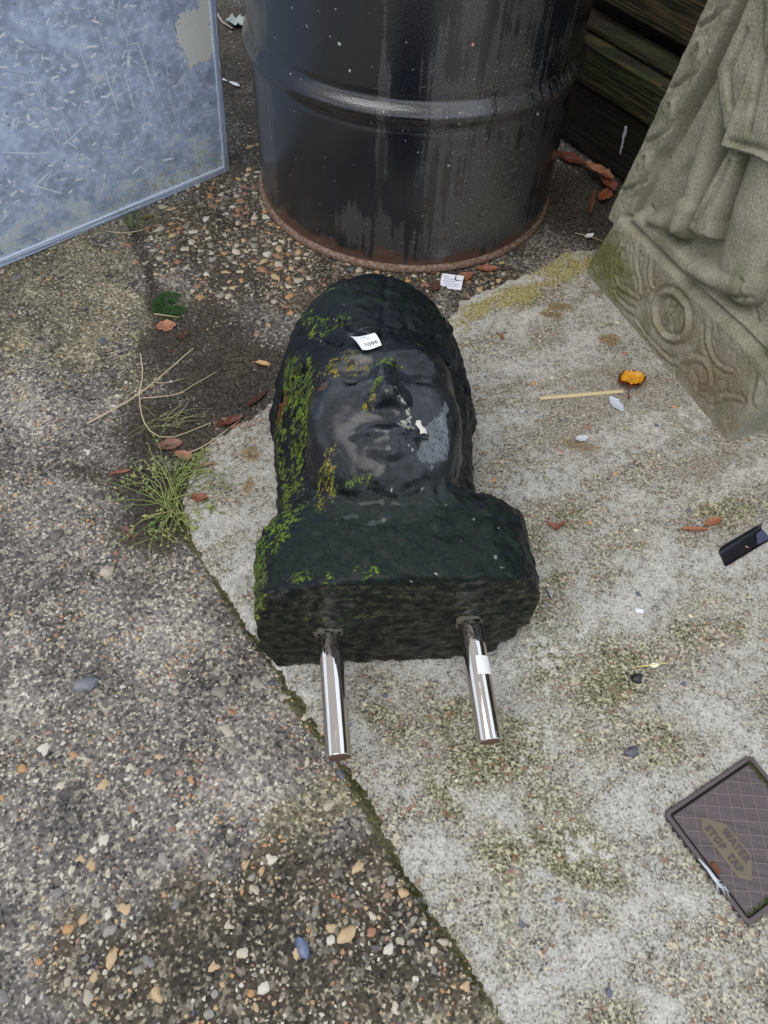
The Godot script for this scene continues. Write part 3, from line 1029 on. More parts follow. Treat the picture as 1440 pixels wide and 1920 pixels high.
func ridge(pts: Array, r0: float, r1: float, top: float) -> void:    # a rounded bar standing out by top
	var n := pts.size() / 2
	for k in n - 1:
		var a := Vector2(pts[2 * k], pts[2 * k + 1])
		var b := Vector2(pts[2 * k + 2], pts[2 * k + 3])
		var ra := lerpf(r0, r1, float(k) / maxi(1, n - 1))
		var rb := lerpf(r0, r1, float(k + 1) / maxi(1, n - 1))
		var m := maxf(ra, rb)
		for j in range(maxi(0, int((minf(a.y, b.y) - m + 0.02) / RH * RNY)), mini(RNY, int((maxf(a.y, b.y) + m + 0.02) / RH * RNY) + 2)):
			for i in range(maxi(0, int((minf(a.x, b.x) - m) / RW * RNX)), mini(RNX, int((maxf(a.x, b.x) + m) / RW * RNX) + 2)):
				var p := Vector2(RW * i / (RNX - 1), RH * j / (RNY - 1) - 0.02)
				var ab := b - a
				var t := clampf((p - a).dot(ab) / ab.length_squared(), 0, 1)
				var d := p.distance_to(a + ab * t) / lerpf(ra, rb, t)
				if d < 1.0:
					relief[j * RNX + i] = maxf(relief[j * RNX + i], top * sqrt(1.0 - d * d))

func groove(pts: Array, wd: float, deep: float) -> void:
	var n := pts.size() / 2
	var c := PackedVector2Array()
	var lo := Vector2(9, 9)
	var hi := Vector2(-9, -9)
	for k in n:
		c.append(Vector2(pts[2 * k], pts[2 * k + 1]))
		lo = lo.min(c[k])
		hi = hi.max(c[k])
	for j in range(maxi(0, int((lo.y - wd * 2 + 0.02) / RH * RNY)), mini(RNY, int((hi.y + wd * 2 + 0.02) / RH * RNY) + 2)):
		for i in range(maxi(0, int((lo.x - wd * 2) / RW * RNX)), mini(RNX, int((hi.x + wd * 2) / RW * RNX) + 2)):
			var p := Vector2(RW * i / (RNX - 1), RH * j / (RNY - 1) - 0.02)
			var d := line_dist(p, c) / wd
			if d < 2.2:
				relief[j * RNX + i] -= deep * exp(-d * d)

func plateau(pts: Array, top: float, soft: float) -> void:
	var c := pv(pts)
	var lo := Vector2(9, 9)
	var hi := Vector2(-9, -9)
	for q in c:
		lo = lo.min(q - Vector2(soft, soft))
		hi = hi.max(q + Vector2(soft, soft))
	for j in RNY:
		for i in RNX:
			var p := Vector2(RW * i / (RNX - 1), RH * j / (RNY - 1) - 0.02)
			if p.x < lo.x or p.y < lo.y or p.x > hi.x or p.y > hi.y: continue
			var d := poly_sd(p, c)
			if d > -soft * 0.2:
				var k := clampf((d + soft * 0.2) / soft, 0, 1)
				relief[j * RNX + i] = maxf(relief[j * RNX + i], top * sqrt(1.0 - (1.0 - k) * (1.0 - k)))

func make_relief() -> void:
	var u := Vector3(0.4182, 0, 0.9083)
	var o := thing("carved_stone_panel", Vector3(0.3479, 0, -1.2144), "weathered buff stone panel carved with a robed standing figure, leaning by the timber wall", "stone carving")
	o.basis = Basis(u, Vector3.UP, u.cross(Vector3.UP)) * Basis(Vector3.RIGHT, deg_to_rad(-6.0))
	relief.resize(RNX * RNY)
	relief.fill(0.0)
	# border up the left side, band along the foot
	plateau([-0.02, 0.10, 0.042, 0.10, 0.060, 0.46, 0.062, 0.80, -0.02, 0.80], 0.026, 0.008)
	plateau([-0.02, -0.04, 0.52, -0.04, 0.52, 0.138, 0.27, 0.131, 0.13, 0.127, 0.03, 0.124], 0.030, 0.010)
	plateau([0.035, 0.118, 0.52, 0.126, 0.52, 0.150, 0.30, 0.148, 0.16, 0.158, 0.06, 0.150], 0.024, 0.012)
	plateau([0.394, 0.12, 0.52, 0.12, 0.52, 0.80, 0.394, 0.80], 0.026, 0.008)
	# far leg with its foot, near leg with its foot
	ridge([0.098, 0.47, 0.112, 0.40, 0.120, 0.33, 0.136, 0.27, 0.152, 0.215], 0.028, 0.021, 0.034)
	ridge([0.155, 0.200, 0.125, 0.176, 0.098, 0.160], 0.024, 0.014, 0.036)
	ridge([0.150, 0.215, 0.158, 0.185], 0.024, 0.018, 0.044)
	ridge([0.250, 0.36, 0.262, 0.29, 0.285, 0.21, 0.300, 0.195], 0.062, 0.040, 0.039)
	ridge([0.305, 0.190, 0.262, 0.168, 0.222, 0.156], 0.026, 0.016, 0.042)
	# cloak with its hem, its fall between the legs
	plateau([0.086, 0.50, 0.088, 0.39, 0.118, 0.362, 0.150, 0.338, 0.172, 0.328, 0.230, 0.348, 0.33, 0.36, 0.42, 0.35, 0.43, 0.62, 0.12, 0.62], 0.043, 0.018)
	plateau([0.172, 0.33, 0.200, 0.325, 0.206, 0.29, 0.213, 0.23, 0.222, 0.208, 0.200, 0.196, 0.176, 0.194, 0.172, 0.22, 0.170, 0.268], 0.035, 0.012)
	ridge([0.172, 0.328, 0.230, 0.346, 0.32, 0.358, 0.42, 0.35], 0.006, 0.006, 0.049)
	ridge([0.13, 0.62, 0.14, 0.50, 0.172, 0.33], 0.02, 0.008, 0.048)
	ridge([0.42, 0.36, 0.44, 0.25, 0.45, 0.15], 0.03, 0.02, 0.03)
	# bust of the figure above, roughly blocked out
	ridge([0.255, 0.68, 0.255, 0.60, 0.26, 0.45], 0.10, 0.12, 0.052)
	ridge([0.16, 0.64, 0.12, 0.52, 0.17, 0.46], 0.035, 0.03, 0.055)
	ridge([0.35, 0.64, 0.40, 0.52, 0.33, 0.47], 0.035, 0.03, 0.055)
	# leaf scrolls on the border
	for k in 7:
		var y := 0.17 + 0.085 * k
		ridge([0.016, y, 0.030, y + 0.02, 0.040, y + 0.045, 0.030, y + 0.066, 0.018, y + 0.058, 0.020, y + 0.046], 0.009, 0.005, 0.0305)
		groove([0.010, y - 0.01, 0.026, y + 0.004, 0.046, y + 0.03, 0.049, y + 0.055], 0.0024, 0.006)
		groove([0.026, y + 0.03, 0.030, y + 0.045, 0.026, y + 0.055], 0.002, 0.0035)
		groove([0.036, y - 0.012, 0.044, y + 0.012], 0.002, 0.003)
	groove([0.002, 0.145, 0.004, 0.203, 0.006, 0.285, 0.015, 0.341, 0.027, 0.415, 0.03, 0.76], 0.0026, 0.005)
	groove([0.040, 0.127, 0.040, 0.188, 0.051, 0.266, 0.056, 0.34, 0.060, 0.385, 0.062, 0.46, 0.064, 0.76], 0.0034, 0.011)
	groove([0.040, 0.128, 0.127, 0.130, 0.190, 0.132, 0.27, 0.136, 0.337, 0.140, 0.50, 0.142], 0.0034, 0.010)
	# roundel, tendrils and leaves on the band
	var ring := []
	var ring2 := []
	var ring3 := []
	for k in 19:
		var a := TAU * k / 18
		ring.append_array([0.226 + cos(a) * 0.050, 0.071 + sin(a) * 0.042])
		ring2.append_array([0.226 + cos(a) * 0.032, 0.071 + sin(a) * 0.027])
		ring3.append_array([0.226 + cos(a) * 0.041, 0.071 + sin(a) * 0.0345])
	ridge(ring3, 0.011, 0.011, 0.0345)
	ridge([0.226, 0.071, 0.2265, 0.0715], 0.028, 0.028, 0.0350)
	groove(ring, 0.0028, 0.006)
	groove(ring2, 0.0030, 0.007)
	groove([0.226, 0.095, 0.224, 0.045], 0.0024, 0.005)
	groove([0.212, 0.088, 0.218, 0.070, 0.210, 0.055], 0.0022, 0.004)
	groove([0.240, 0.088, 0.236, 0.070, 0.242, 0.055], 0.0022, 0.004)
	for e in [[0.077, 0.075, 0.076, 0.048, 0.092, 0.032, 0.119, 0.040, 0.150, 0.050, 0.165, 0.085], [0.066, 0.105, 0.062, 0.070, 0.080, 0.045], [0.095, 0.112, 0.112, 0.085, 0.135, 0.070, 0.150, 0.050], [0.140, 0.112, 0.150, 0.090, 0.172, 0.078],
		[0.290, 0.030, 0.303, 0.050, 0.330, 0.060, 0.355, 0.040, 0.340, 0.020], [0.295, 0.110, 0.315, 0.085, 0.35, 0.075, 0.38, 0.09], [0.37, 0.02, 0.39, 0.05, 0.42, 0.07], [0.28, 0.02, 0.26, 0.008, 0.20, 0.004, 0.15, 0.014], [0.42, 0.11, 0.44, 0.07, 0.47, 0.05], [0.15, 0.02, 0.12, 0.012, 0.08, 0.016]]:
		var c := Curve2D.new()
		var n: int = e.size() / 2
		for k in n:
			var a := Vector2(e[maxi(0, 2 * k - 2)], e[maxi(1, 2 * k - 1)])
			var b := Vector2(e[mini(2 * n - 2, 2 * k + 2)], e[mini(2 * n - 1, 2 * k + 3)])
			c.add_point(Vector2(e[2 * k], e[2 * k + 1]), (a - b) / 5.0, (b - a) / 5.0)
		c.bake_interval = 0.002
		var mid := []
		var sides := [[], []]
		for k in 13:
			var q := c.sample_baked(c.get_baked_length() * k / 12.0, true)
			var q2 := c.sample_baked(minf(c.get_baked_length(), c.get_baked_length() * k / 12.0 + 0.002), true)
			var nn := (q2 - q).orthogonal().normalized() * lerpf(0.0085, 0.005, k / 12.0)
			mid.append_array([q.x, q.y])
			sides[0].append_array([q.x + nn.x, q.y + nn.y])
			sides[1].append_array([q.x - nn.x, q.y - nn.y])
		ridge(mid, 0.0085, 0.005, 0.0328)
		groove(mid, 0.0011, 0.0014)
		groove(sides[0], 0.0019, 0.0034)
		groove(sides[1], 0.0019, 0.0028)
	for k in 9:
		groove([0.055 + k * 0.007, 0.118, 0.060 + k * 0.006, 0.102 - 0.006 * (k % 3)], 0.0018, 0.003)
	# worn chisel strokes all over the band and the border
	rng.seed = 61
	for k in 150:
		var q := Vector2(rng.randf_range(0.0, RW), rng.randf_range(0.0, 0.12)) if k < 110 else Vector2(rng.randf_range(0.0, 0.05), rng.randf_range(0.13, 0.6))
		var d := Vector2.from_angle(rng.randf() * TAU) * rng.randf_range(0.006, 0.016)
		groove([q.x, q.y, q.x + d.x * 0.6 + d.y * 0.15, q.y + d.y * 0.5, q.x + d.x, q.y + d.y], rng.randf_range(0.0012, 0.0024), rng.randf_range(0.0008, 0.0026))
	# folds and outlines of the figure
	groove([0.114, 0.45, 0.117, 0.40, 0.150, 0.372], 0.0036, 0.009)
	groove([0.20, 0.50, 0.22, 0.42, 0.26, 0.37], 0.0036, 0.009)
	groove([0.30, 0.52, 0.30, 0.44, 0.34, 0.38], 0.0036, 0.009)
	groove([0.16, 0.48, 0.17, 0.42, 0.20, 0.36], 0.0036, 0.009)
	groove([0.243, 0.20, 0.225, 0.24, 0.210, 0.29, 0.203, 0.32], 0.004, 0.012)
	groove([0.184, 0.21, 0.190, 0.26, 0.186, 0.31], 0.003, 0.007)
	groove([0.062, 0.16, 0.085, 0.150, 0.13, 0.163, 0.165, 0.176, 0.176, 0.19], 0.003, 0.006)
	groove([0.205, 0.150, 0.24, 0.148, 0.30, 0.165, 0.33, 0.185], 0.003, 0.008)
	groove([0.31, 0.20, 0.325, 0.165, 0.345, 0.150], 0.003, 0.005)
	for k in 5:
		groove([0.315 + k * 0.010, 0.148, 0.335 + k * 0.010, 0.168], 0.002, 0.003)
	var N1 := noise(81, 30.0, 4)
	var N2 := noise(82, 160.0, 2)
	var N3 := noise(83, 9.0, 3)
	var v := PackedVector3Array()
	var uv := PackedVector2Array()
	var col := PackedColorArray()
	for j in RNY:
		for i in RNX:
			var x := RW * i / (RNX - 1)
			var y := RH * j / (RNY - 1) - 0.02
			var z := relief[j * RNX + i] - 0.019
			z += N1.get_noise_2d(x, y) * 0.0012 + N2.get_noise_2d(x, y) * 0.0006
			# worn, rounded outline of the block; its foot chipped unevenly
			var e := minf(minf(x, RW - x), y + 0.02 + 0.003)
			z -= 0.009 * pow(clampf(1.0 - e / 0.010, 0, 1), 2.0)
			var yy := y
			if y < 0.02:
				yy += (0.02 - y) / 0.04 * (0.010 + N1.get_noise_2d(x * 1.5, 7.0) * 0.012)
			v.append(Vector3(x + (lerpf(-0.004, -0.011, clampf(y / 0.1, 0, 1)) + 0.075 * pow(maxf(0.0, y - 0.13), 1.0) * clampf((0.9 - y) * 2.0, 0, 1)) * (1.0 - x / RW) + N1.get_noise_2d(y, 3.0) * 0.0015 * clampf(1.0 - e / 0.03, 0, 1), yy, z))
			uv.append(Vector2(x, y))
			var k := clampf(0.5 + N3.get_noise_2d(x + 3.0, y) * 0.9, 0, 1)
			var c := Color(0.54, 0.51, 0.41).lerp(Color(0.39, 0.375, 0.29), k)
			var low := clampf((0.125 - y + N3.get_noise_2d(x, y + 4.0) * 0.05) / 0.03, 0, 1)
			c = c.lerp(Color(0.36, 0.305, 0.20), low * clampf(0.5 + N3.get_noise_2d(x * 2.0 + 7.0, y * 2.0) * 1.4, 0, 1) * 0.7)
			var gm := clampf(1.35 - Vector2((x - 0.045) / 0.065, (y - 0.045) / 0.045).length() + N1.get_noise_2d(x, y) * 0.8, 0, 1)
			c = c.lerp(Color(0.19, 0.21, 0.05), clampf(gm, 0, 0.85))
			var br := clampf(1.3 - Vector2((x - 0.35) / 0.06, (y - 0.05) / 0.05).length() + N1.get_noise_2d(x, y) * 0.7, 0, 1)
			c = c.lerp(Color(0.30, 0.20, 0.115), br * 0.55)
			var g2 := clampf(N3.get_noise_2d(x * 1.6, y * 1.1 + 9.0) * 2.2 - 0.25, 0, 1)
			c = c.lerp(Color(0.25, 0.26, 0.145), g2 * 0.6)
			col.append(c)
	# speckled grain
	var w := 1024
	var A := noise_bytes(noise(84, 0.30, 2), w, w)
	var B := noise_bytes(noise(85, 0.08, 3), w, w)
	var rgb := PackedByteArray()
	rgb.resize(w * w * 3)
	for i in w * w:
		var t := 205.0 + (A[i] - 128) * 0.42 + (B[i] - 128) * 0.34
		if A[i] > 192: t += (A[i] - 192) * 0.9
		if A[i] < 70: t -= (70 - A[i]) * 1.0
		var q := int(clampf(t, 60, 255))
		rgb[i * 3] = q
		rgb[i * 3 + 1] = q
		rgb[i * 3 + 2] = int(q * 0.99)
	var hb := PackedByteArray()
	hb.resize(w * w)
	for i in w * w: hb[i] = int(clampf(128 + (A[i] - 128) * 0.6 + (B[i] - 128) * 0.5, 0, 255))
	var m := mat(Color.WHITE, 0.9)
	m.vertex_color_use_as_albedo = true
	m.albedo_texture = tex(Image.create_from_data(w, w, false, Image.FORMAT_RGB8, rgb))
	m.uv1_triplanar = true
	m.uv1_scale = Vector3(2.6, 2.6, 2.6)
	m.normal_enabled = true
	m.normal_texture = bump(hb, w, w, 4.0)
	m.normal_scale = 0.8
	obj("carved_face", build(v, grid_index(RNX, RNY, true), uv, col), m, o)
	# the block behind: edges rough, back flat
	var bv := PackedVector3Array()
	var bu := PackedVector2Array()
	var bc := PackedColorArray()
	var loop := []
	for i in RNX: loop.append(v[i])
	for j in range(1, RNY): loop.append(v[j * RNX + RNX - 1])
	for i in range(RNX - 2, -1, -1): loop.append(v[(RNY - 1) * RNX + i])
	for j in range(RNY - 2, -1, -1): loop.append(v[j * RNX])
	var dep := 14
	for k in dep:
		for q in loop:
			var p: Vector3 = q
			var t := k / float(dep - 1)
			p.z = lerpf(q.z, -0.14, t)
			var wob := 0.006 * N1.get_noise_3d(p.x * 1.5, p.y * 1.5, p.z * 1.5) * sin(PI * minf(1.0, t * 1.2))
			var out := (Vector2(q.x, q.y) - Vector2(RW / 2, RH / 2)).normalized()
			p.x += out.x * wob
			p.y = maxf(p.y + out.y * wob, -0.012)
			bv.append(p)
			bu.append(Vector2(q.x + q.y, p.z))
			bc.append(Color(0.54, 0.51, 0.41).lerp(Color(0.39, 0.375, 0.29), clampf(0.5 + N3.get_noise_3d(p.x, p.y, p.z * 2.0), 0, 1)))
	var bi := grid_index(loop.size(), dep, false)
	var cen := bv.size()
	bv.append(Vector3(RW / 2, RH / 2, -0.14))
	bu.append(Vector2(0, 0))
	bc.append(Color(0.18, 0.16, 0.11))
	for k in loop.size() - 1:
		bi.append_array([cen, (dep - 1) * loop.size() + k, (dep - 1) * loop.size() + k + 1])
	obj("stone_block", build(bv, bi, bu, bc), m, o)

# ------------------------------------------------------------------ stone bust
func smn(a: float, b: float, k: float) -> float:
	var h := maxf(k - absf(a - b), 0.0) / k
	return minf(a, b) - h * h * k * 0.25

func smx(a: float, b: float, k: float) -> float:
	var h := maxf(k - absf(a - b), 0.0) / k
	return maxf(a, b) + h * h * k * 0.25

func ell(p: Vector3, c: Vector3, r: Vector3) -> float:
	var q := (p - c) / r
	var k0 := q.length()
	return k0 * (k0 - 1.0) / ((q / r).length() + 1e-9)

const CT := 0.97590
const SN := 0.21823
func ellt(p: Vector3, c: Vector3, r: Vector3) -> float:     # the same, tipped back like the face
	var d := p - c
	var q := Vector3(d.x, d.y * CT - d.z * SN, d.y * SN + d.z * CT) / r
	var k0 := q.length()
	return k0 * (k0 - 1.0) / ((q / r).length() + 1e-9)

func cap(p: Vector3, a: Vector3, b: Vector3, ra: float, rb: float) -> float:
	var ab := b - a
	var t := clampf((p - a).dot(ab) / ab.length_squared(), 0.0, 1.0)
	return p.distance_to(a + ab * t) - lerpf(ra, rb, t)

var bn1: FastNoiseLite
var bn2: FastNoiseLite
var bn3: FastNoiseLite

# x across, y up, z along from the cut foot to the crown
func bust_sdf(p: Vector3) -> float:
	var w := p.x
	var h := p.y
	var l := p.z
	var ps := Vector3(absf(w), h, l)
	var qx := absf(w - 0.006) - 0.085
	var qy := absf(h - 0.085 - 0.055 * (w + 0.02)) - 0.033
	var tor := Vector2(maxf(qx, 0), maxf(qy, 0)).length() + minf(maxf(qx, qy), 0.0) - 0.072
	tor = smx(tor, (w - 0.150) * 0.70 - (h - 0.012) * 0.714, 0.07)
	tor = smx(tor, (-w - 0.146) * 0.80 - (h - 0.004) * 0.6, 0.02)
	tor = smx(tor, l - 0.118, 0.03)
	var d := smn(tor, cap(p, Vector3(0, 0.10, 0.06), Vector3(0, 0.13, 0.20), 0.092, 0.085), 0.05)
	var bq := (p - Vector3(-0.004, 0.06, 0.235)).abs() - Vector3(0.075, 0.028, 0.145)
	var back := bq.max(Vector3.ZERO).length() + minf(maxf(bq.x, maxf(bq.y, bq.z)), 0.0) - 0.05
	d = smn(d, back, 0.03)
	var dome := ell(p, Vector3(-0.002, 0.110, 0.305), Vector3(0.126, 0.155, 0.155))
	dome = smn(dome, ell(p, Vector3(0.002, 0.130, 0.385), Vector3(0.098, 0.118, 0.102)), 0.06)
	d = smn(d, dome, 0.03)
	if l < 0.36 and h > 0.12:
		var face := ellt(p, Vector3(0, 0.192, 0.205), Vector3(0.087, 0.083, 0.116))
		face = smn(face, ellt(p, Vector3(0, 0.203, 0.134), Vector3(0.044, 0.034, 0.031)), 0.035)
		face = smn(face, ell(ps, Vector3(0.040, 0.188, 0.162), Vector3(0.040, 0.045, 0.043)), 0.035)
		face = smn(face, ellt(p, Vector3(0, 0.215, 0.255), Vector3(0.082, 0.062, 0.06)), 0.03)
		face = smn(face, ellt(ps, Vector3(0.050, 0.236, 0.185), Vector3(0.032, 0.020, 0.036)), 0.025)
		if absf(face) < 0.03 and h > 0.2:
			face = smx(face, -ellt(ps, Vector3(0.036, 0.283, 0.222), Vector3(0.027, 0.014, 0.014)), 0.016)
			face = smn(face, ellt(ps, Vector3(0.037, 0.2505, 0.219), Vector3(0.023, 0.014, 0.0125)), 0.004)
			var slit := minf(cap(ps, Vector3(0.016, 0.263, 0.209), Vector3(0.036, 0.2655, 0.2075), 0.0024, 0.0024), cap(ps, Vector3(0.036, 0.2655, 0.2075), Vector3(0.057, 0.256, 0.211), 0.0024, 0.0014))
			face = smx(face, -slit, 0.003)
			var br := minf(cap(ps, Vector3(0.012, 0.270, 0.240), Vector3(0.036, 0.272, 0.247), 0.006, 0.007), cap(ps, Vector3(0.036, 0.272, 0.247), Vector3(0.066, 0.252, 0.240), 0.007, 0.004))
			face = smn(face, br, 0.014)
			face = smn(face, cap(p, Vector3(0, 0.266, 0.246), Vector3(0, 0.2840, 0.1785), 0.006, 0.0098), 0.012)
			face = smn(face, ell(ps, Vector3(0.0128, 0.271, 0.1775), Vector3(0.0095, 0.0095, 0.010)), 0.010)
			face = smx(face, -ell(ps, Vector3(0.0075, 0.272, 0.1660), Vector3(0.0048, 0.006, 0.0045)), 0.003)
			face = smx(face, -cap(p, Vector3(0, 0.270, 0.162), Vector3(0, 0.268, 0.146), 0.003, 0.004), 0.006)
			var ul := minf(cap(ps, Vector3(0, 0.2585, 0.1405), Vector3(0.012, 0.2595, 0.1425), 0.008, 0.008), cap(ps, Vector3(0.012, 0.2595, 0.1425), Vector3(0.038, 0.2475, 0.149), 0.008, 0.003))
			face = smn(face, ul, 0.007)
			face = smn(face, cap(ps, Vector3(0, 0.250, 0.1265), Vector3(0.024, 0.2455, 0.133), 0.0105, 0.0065), 0.007)
			var sl := minf(cap(ps, Vector3(0, 0.2650, 0.1335), Vector3(0.016, 0.263, 0.1350), 0.0030, 0.0028), cap(ps, Vector3(0.016, 0.263, 0.1350), Vector3(0.041, 0.248, 0.1455), 0.0028, 0.0024))
			face = smx(face, -sl, 0.003)
		d = smn(d, face, 0.008)
	var pl := (l - 0.285) - (0.27 - h) * 0.10
	d = smn(d, maxf(absf(pl) - 0.008, dome - 0.0032), 0.009)
	d = smx(d, -maxf(absf(pl + 0.009) - 0.0015, absf(dome) - 0.0025), 0.004)
	if h > 0.15 and l > 0.27:
		var cr := minf(absf(w - 0.004 - (l - 0.3) * 0.12) - 0.0012, minf(absf(ps.x - 0.02 - (l - 0.29) * 0.75) - 0.0010, absf(ps.x - 0.055 - (l - 0.29) * 0.62) - 0.0010))
		d = smx(d, -maxf(cr, absf(d) - 0.0035), 0.006)
	d = smn(d, ell(ps, Vector3(0.124, 0.100, 0.31), Vector3(0.014, 0.02, 0.030)), 0.012)
	d = smx(d, -l + bn1.get_noise_3d(w, h, 5.0) * 0.002, 0.005)
	if absf(d) < 0.02:
		# tool marks and chips: rough on the block and the hair, finer on the face
		var rough := 1.0 - 0.7 * smoothstep(0.19, 0.23, h) * smoothstep(0.095, 0.12, l) * (1.0 - smoothstep(0.26, 0.29, l))
		d += rough * (bn1.get_noise_3dv(p) * 0.0034 + minf(0.0, bn3.get_noise_3dv(p) + 0.3) * 0.007) + bn2.get_noise_3dv(p) * (0.00015 + 0.00075 * rough)
		if rough > 0.8 and l > 0.1 and h < 0.2:                                   # combed hair
			d += 0.0012 * sin(l * 420.0 + bn1.get_noise_3dv(p) * 4.0) * smoothstep(0.10, 0.14, l) * (1.0 - smoothstep(0.30, 0.36, l))
	return maxf(d, -h)

const CELL := 0.003

func bust_mesh() -> Array:
	var org := Vector3(-0.186, -0.012, -0.012)
	var cache := {}
	var cells := PackedInt32Array()
	# coarse blocks of 8 cells, then halved while the surface may pass through
	var level := PackedInt32Array()
	for k in 23:
		for j in 15:
			for i in 16:
				level.append((i * 8) | (j * 8) << 9 | (k * 8) << 18)
	var size := 8
	while size >= 2:
		var next := PackedInt32Array()
		for key in level:
			var x := key & 511
			var y := key >> 9 & 511
			var z := key >> 18
			var c := org + Vector3(x + size * 0.5, y + size * 0.5, z + size * 0.5) * CELL
			if absf(bust_sdf(c)) < size * CELL * 1.15 + 0.003:
				if size == 2:
					cells.append(key)
				else:
					var hs := size / 2
					for q in 8:
						next.append((x + hs * (q & 1)) | (y + hs * (q >> 1 & 1)) << 9 | (z + hs * (q >> 2)) << 18)
		level = next
		size /= 2
	var vert := {}
	var v := PackedVector3Array()
	var list := PackedInt32Array()
	var val := PackedFloat32Array()
	val.resize(8)
	for bk in cells:
		for q in 8:
			var key := bk + ((q & 1) | (q >> 1 & 1) << 9 | (q >> 2) << 18)
			var x := key & 511
			var y := key >> 9 & 511
			var z := key >> 18
			var neg := 0
			for n in 8:
				var ck := key + ((n & 1) | (n >> 1 & 1) << 9 | (n >> 2) << 18)
				var s: float
				if cache.has(ck):
					s = cache[ck]
				else:
					s = bust_sdf(org + Vector3(x + (n & 1), y + (n >> 1 & 1), z + (n >> 2)) * CELL)
					cache[ck] = s
				val[n] = s
				if s < 0: neg += 1
			if neg == 0 or neg == 8: continue
			var sum := Vector3()
			var cnt := 0
			for n in 8:
				for b in [1, 2, 4]:
					if n & b == 0:
						var a0 := val[n]
						var a1 := val[n | b]
						if (a0 < 0) != (a1 < 0):
							var t := a0 / (a0 - a1)
							var f := Vector3(n & 1, n >> 1 & 1, n >> 2)
							if b == 1: f.x = t
							elif b == 2: f.y = t
							else: f.z = t
							sum += f
							cnt += 1
			vert[key] = v.size()
			list.append(key)
			v.append(org + (Vector3(x, y, z) + sum / cnt) * CELL)
	var idx := PackedInt32Array()
	var step := [1, 1 << 9, 1 << 18]
	for key in list:
		var s0: float = cache[key]
		for ax in 3:
			var s1: float = cache[key + step[ax]]
			if (s0 < 0) == (s1 < 0): continue
			var b: int = step[(ax + 1) % 3]
			var c: int = step[(ax + 2) % 3]
			if not (vert.has(key - b) and vert.has(key - c) and vert.has(key - b - c)): continue
			var q := [vert[key], vert[key - b], vert[key - b - c], vert[key - c]]
			if s0 < 0: q.reverse()
			idx.append_array([q[0], q[1], q[2], q[0], q[2], q[3]])
	return [v, idx]

func bust_uv(p: Vector3) -> Vector2:                # metres across and along, the sides and the foot folded out
	return Vector2(p.x + signf(p.x) * maxf(0, 0.12 - p.y) * 0.5, p.z - clampf((0.02 - p.z) / 0.014, 0, 1) * maxf(0, 0.19 - p.y))

func paint_poly(im: Image, poly: PackedVector2Array, c: Color, rough: float, N: FastNoiseLite, scale: float, off: Vector2, hold := 0.85, ro: Image = null, rv := 0.35) -> void:
	var lo := Vector2(9999, 9999)
	var hi := Vector2(-9999, -9999)
	var q := PackedVector2Array()
	for p in poly:
		var t := (p - off) * scale
		q.append(t)
		lo = lo.min(t)
		hi = hi.max(t)
	for y in range(maxi(0, int(lo.y) - 8), mini(im.get_height(), int(hi.y) + 9)):
		for x in range(maxi(0, int(lo.x) - 8), mini(im.get_width(), int(hi.x) + 9)):
			var p := Vector2(x, y) + Vector2(N.get_noise_2d(x, y), N.get_noise_2d(x + 900, y)) * rough
			if Geometry2D.is_point_in_polygon(p, q) and N.get_noise_2d(x * 2.5, y * 2.5 + 300) < hold - 0.35:
				var g := 1.0 + 0.22 * N.get_noise_2d(x * 0.7, y * 0.7) + 0.12 * N.get_noise_2d(x * 5.0, y * 5.0)
				im.set_pixel(x, y, Color(c.r * g, c.g * g, c.b * g))
				if ro: ro.set_pixel(x, y, Color(rv, rv, rv))

